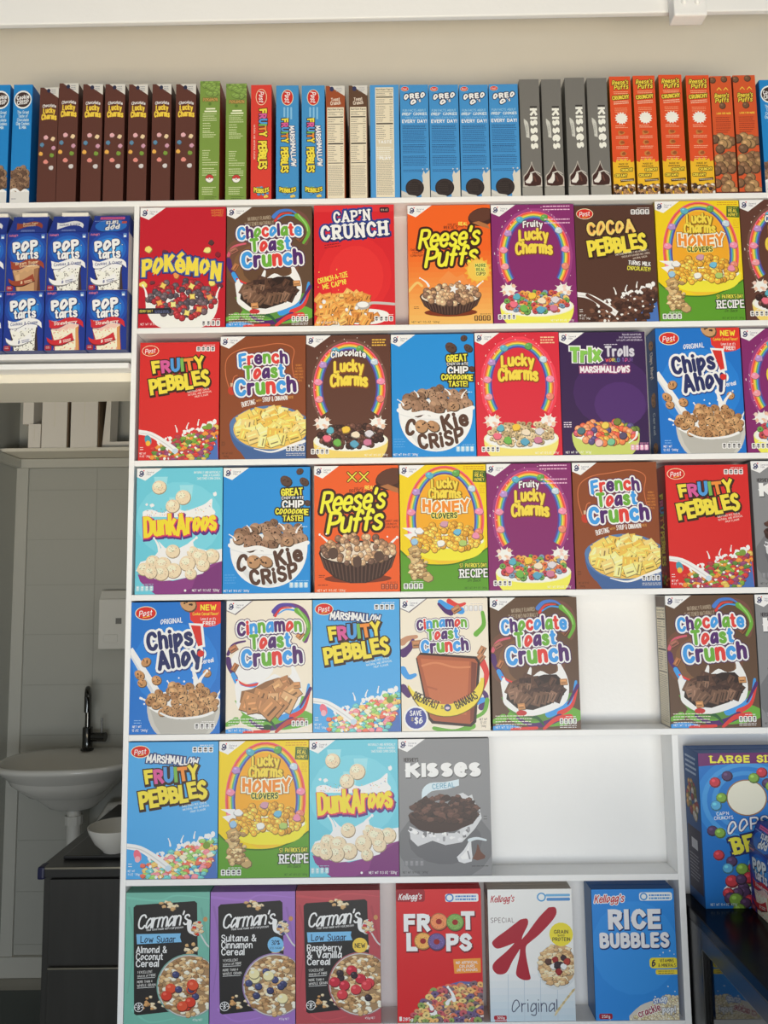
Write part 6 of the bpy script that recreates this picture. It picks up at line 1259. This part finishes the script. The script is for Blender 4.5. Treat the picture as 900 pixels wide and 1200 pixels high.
scarton(48, 77.5, .14, .27, 'white carton next to the small carton on the high shelf', YW - .165)
scarton(82, 113.5, .14, .27, 'white carton with a brown edge near the slanted foam block', YW - .165)
scarton(32.5, 47, .12, .095, 'small low white carton at the outer end of the high shelf', YW - .16)
o = box('storage_carton', (0, 0, 0), (at(47.3, 500, YW - .09).x - at(35, 500, YW - .09).x, .08, .12), M['carton_white'], None, .002, (at(35, 500, YW - .09).x, YW - .15, zs1 + .096)); tag(o, 'narrow white carton standing on the small low carton', 'carton', 'white cartons on the high shelf')
bm = bmesh.new(); x0 = at(119, 520, YW - .1).x
pts = [(0, 0), (.022, .26), (.034, .26), (.030, .028), (.2, .03), (.2, .0)]
va = [bm.verts.new((p[0], 0, p[1])) for p in pts]; vb = [bm.verts.new((p[0], .08, p[1])) for p in pts]
bm.faces.new(va); bm.faces.new(vb[::-1])
for i in range(6): bm.faces.new((va[i], vb[i], vb[(i + 1) % 6], va[(i + 1) % 6]))
bmesh.ops.recalc_face_normals(bm, faces=bm.faces)
o = link('foam_tray', finish(bm, 'foam_tray', M['carton_white']), None, (x0 + .012, YW - .13, zs1)); tag(o, 'white foam packing tray leaning beside the cartons', 'packing')

# wash basin
ys = YW - .21; sc_ = at(82, 893, ys); zr = sc_.z
sink = empty('wash_basin', (sc_.x, YW, zr)); tag(sink, 'white ceramic wall basin with a dark tap', 'sink')
rx, ry, yc = .250, .205, -.205
bm = bmesh.new(); N = 48; rings = []
def srow(s, z, dy=0.0, ky=1.0):
    out = []
    for k in range(N):
        t = 2 * pi * k / N; c_, s_ = cos(t), sin(t); ex = .82
        X = rx * s * math.copysign(abs(c_) ** ex, c_); Y = ry * s * ky * math.copysign(abs(s_) ** ex, s_)
        out.append(bm.verts.new((X, min(yc + dy + Y, -.001), z)))
    return out
for s, z, dy, ky in ((.18, -.170, .045, 1), (.27, -.169, .045, 1), (.30, -.166, .0445, 1), *[(q, -.163 + (q - .33) * .242, .044 * (1 - (q - .33) / .65), 1) for q in (.33, .42, .52, .62, .72, .82, .92, .98)], (1.0, 0, 0, 1), (.99, .010, 0, 1), (.955, .014, 0, 1), (.90, .011, -.012, .93), (.86, -.004, -.028, .80), (.74, -.06, -.03, .78), (.5, -.105, -.03, .78), (.2, -.118, -.02, .8), (.05, -.12, -.02, .8)): rings.append(srow(s, z, dy, ky))
for p, q in zip(rings, rings[1:]):
    for k in range(N): bm.faces.new((p[k], p[(k + 1) % N], q[(k + 1) % N], q[k]))
bm.faces.new(rings[0][::-1]); bm.faces.new(rings[-1]); bmesh.ops.recalc_face_normals(bm, faces=bm.faces)
link('basin', finish(bm, 'basin', M['ceramic'], True), sink)
tap = empty('tap', (0, -.052, .010)); tap.parent = sink; tap['label'] = 'dark chrome mixer tap'
D = M['chrome_dark']
lathe('tap_body', [(.024, 0), (.024, .006), (.0185, .008), (.0185, .083), (.016, .086)], D, tap)
sd = Vector((.30, -.95))
neck = [(0, 0, .08), (0, 0, .19)] + [(sd.x * .036 * (1 - cos(t)), sd.y * .036 * (1 - cos(t)), .19 + .042 * sin(t)) for t in [pi * i / 10 for i in range(1, 11)]] + [(sd.x * .072, sd.y * .072, .15)]
tube('spout', neck, .0105, D, tap)
tube('tap_handle', [(.018, 0, .048), (.07, -.004, .048)], [.0165, .0175], D, tap); tube('lever', [(.054, -.002, .062), (.054, -.002, .118)], .0035, D, tap, 10)
trap = empty('waste_pipe', (0, -.16, -.166)); trap.parent = sink
tube('pipe', [(0, 0, .0), (0, 0, -.16)], .025, M['plastic_white'], trap); tube('pipe_collar', [(0, 0, -.03), (0, 0, -.062)], .031, M['plastic_white'], trap, 12, False)
tube('side_pipe', [(.0, .012, -.14), (.06, .05, -.10), (.09, .1, -.03), (.35, .13, -.02)], .017, M['plastic_white'], trap)
# white box on the wall
p0, p1 = at(114.5, 761, YW - .05), at(160, 692, YW - .05)
d_ = empty('wall_dispenser', (p0.x, YW, p0.z)); tag(d_, 'white plastic box fixed to the tiled wall above the basin', 'dispenser')
w_, h_ = p1.x - p0.x, p1.z - p0.z; bm = bmesh.new(); bm_box(bm, (0, -.05, 0), (w_, -.001, h_ * .86), .004)
pts = [(-.05, h_ * .862), (-.03, h_), (-.001, h_), (-.001, h_ * .862)]; va = [bm.verts.new((.003, y, z)) for y, z in pts]; vb = [bm.verts.new((w_ - .003, y, z)) for y, z in pts]
bm.faces.new(va[::-1]); bm.faces.new(vb)
for i in range(4): bm.faces.new((va[i], vb[i], vb[(i + 1) % 4], va[(i + 1) % 4]))
bmesh.ops.recalc_face_normals(bm, faces=bm.faces); link('casing', finish(bm, 'casing', M['plastic_white']), d_)
u = w_ / 45.5
box('button', (7.5 * u, -.054, h_ * .12), (24 * u, -.0502, h_ * .25), M['plastic_white'], d_, .0015); box('indicator_window', (21 * u, -.0515, h_ * .43), (28 * u, -.0502, h_ * .53), mat('smoky_window', (120, 120, 116), .3, .4), d_)

# black under-bench cabinet
YC = .40; c0 = at(49, 1015, YC); zc = c0.z; wc = .52
cab = empty('under_bench_cabinet', (c0.x, YC, 0)); tag(cab, 'black cabinet with two fronts and a dark top in the back room', 'cabinet')
dep = .58
box('carcass', (.002, .012, .0), (wc, dep, zc - .028), M['cab_black'], cab)
box('worktop', (-.004, -.006, zc - .027), (wc + .004, dep + .004, zc - .001), M['cab_top'], cab, .002)
zmid = at(90, 1134, YC).z
box('door', (.022, 0, zmid + .006), (wc - .006, .0115, zc - .034), M['cab_black'], cab, .0015); box('door', (.022, 0, .03), (wc - .006, .0115, zmid - .006), M['cab_black'], cab, .0015)
e_ = box('edge_strip', (.012, -.009, zc - .0055), (wc, -.0062, zc - .0015), M['alu'], cab); e_['label'] = 'thin metal edge strip'; box('edge_strip', (.022, .001, zmid - .0052), (wc - .006, .010, zmid - .001), M['alu'], cab)
k_ = box('corner_cap', (-.008, -.010, zc - .032), (.011, .03, zc + .0), M['blue_cap'], cab, .006); k_['label'] = 'navy corner guard'
tray_c = at_z(138, 1000, zc + .004)
tx0 = at_z(79, 1003, zc).x; ty0 = at_z(100, 1007, zc).y
bm = bmesh.new(); bm_box(bm, (0, 0, 0), (.38, .36, .010), .004); bm_box(bm, (.012, .012, .010), (.368, .348, .0102))
tr = link('serving_tray', finish(bm, 'serving_tray', M['cab_top']), None, (tx0, ty0, zc - .0006)); tag(tr, 'flat dark tray on the black cabinet under the bowl', 'tray')
bc = at_z(136, 996, zc + .01); R = .075
lathe('bowl', [(.034, 0), (.036, .004), (.058, .026), (.073, .056), (R, .066), (.0725, .066), (.068, .056), (.052, .026), (.03, .008), (.005, .006)], M['ceramic'], None, 40, (bc.x, bc.y, zc + .0098))
bo = bpy.data.objects['bowl']; tag(bo, 'white bowl on the dark tray by the basin', 'bowl')
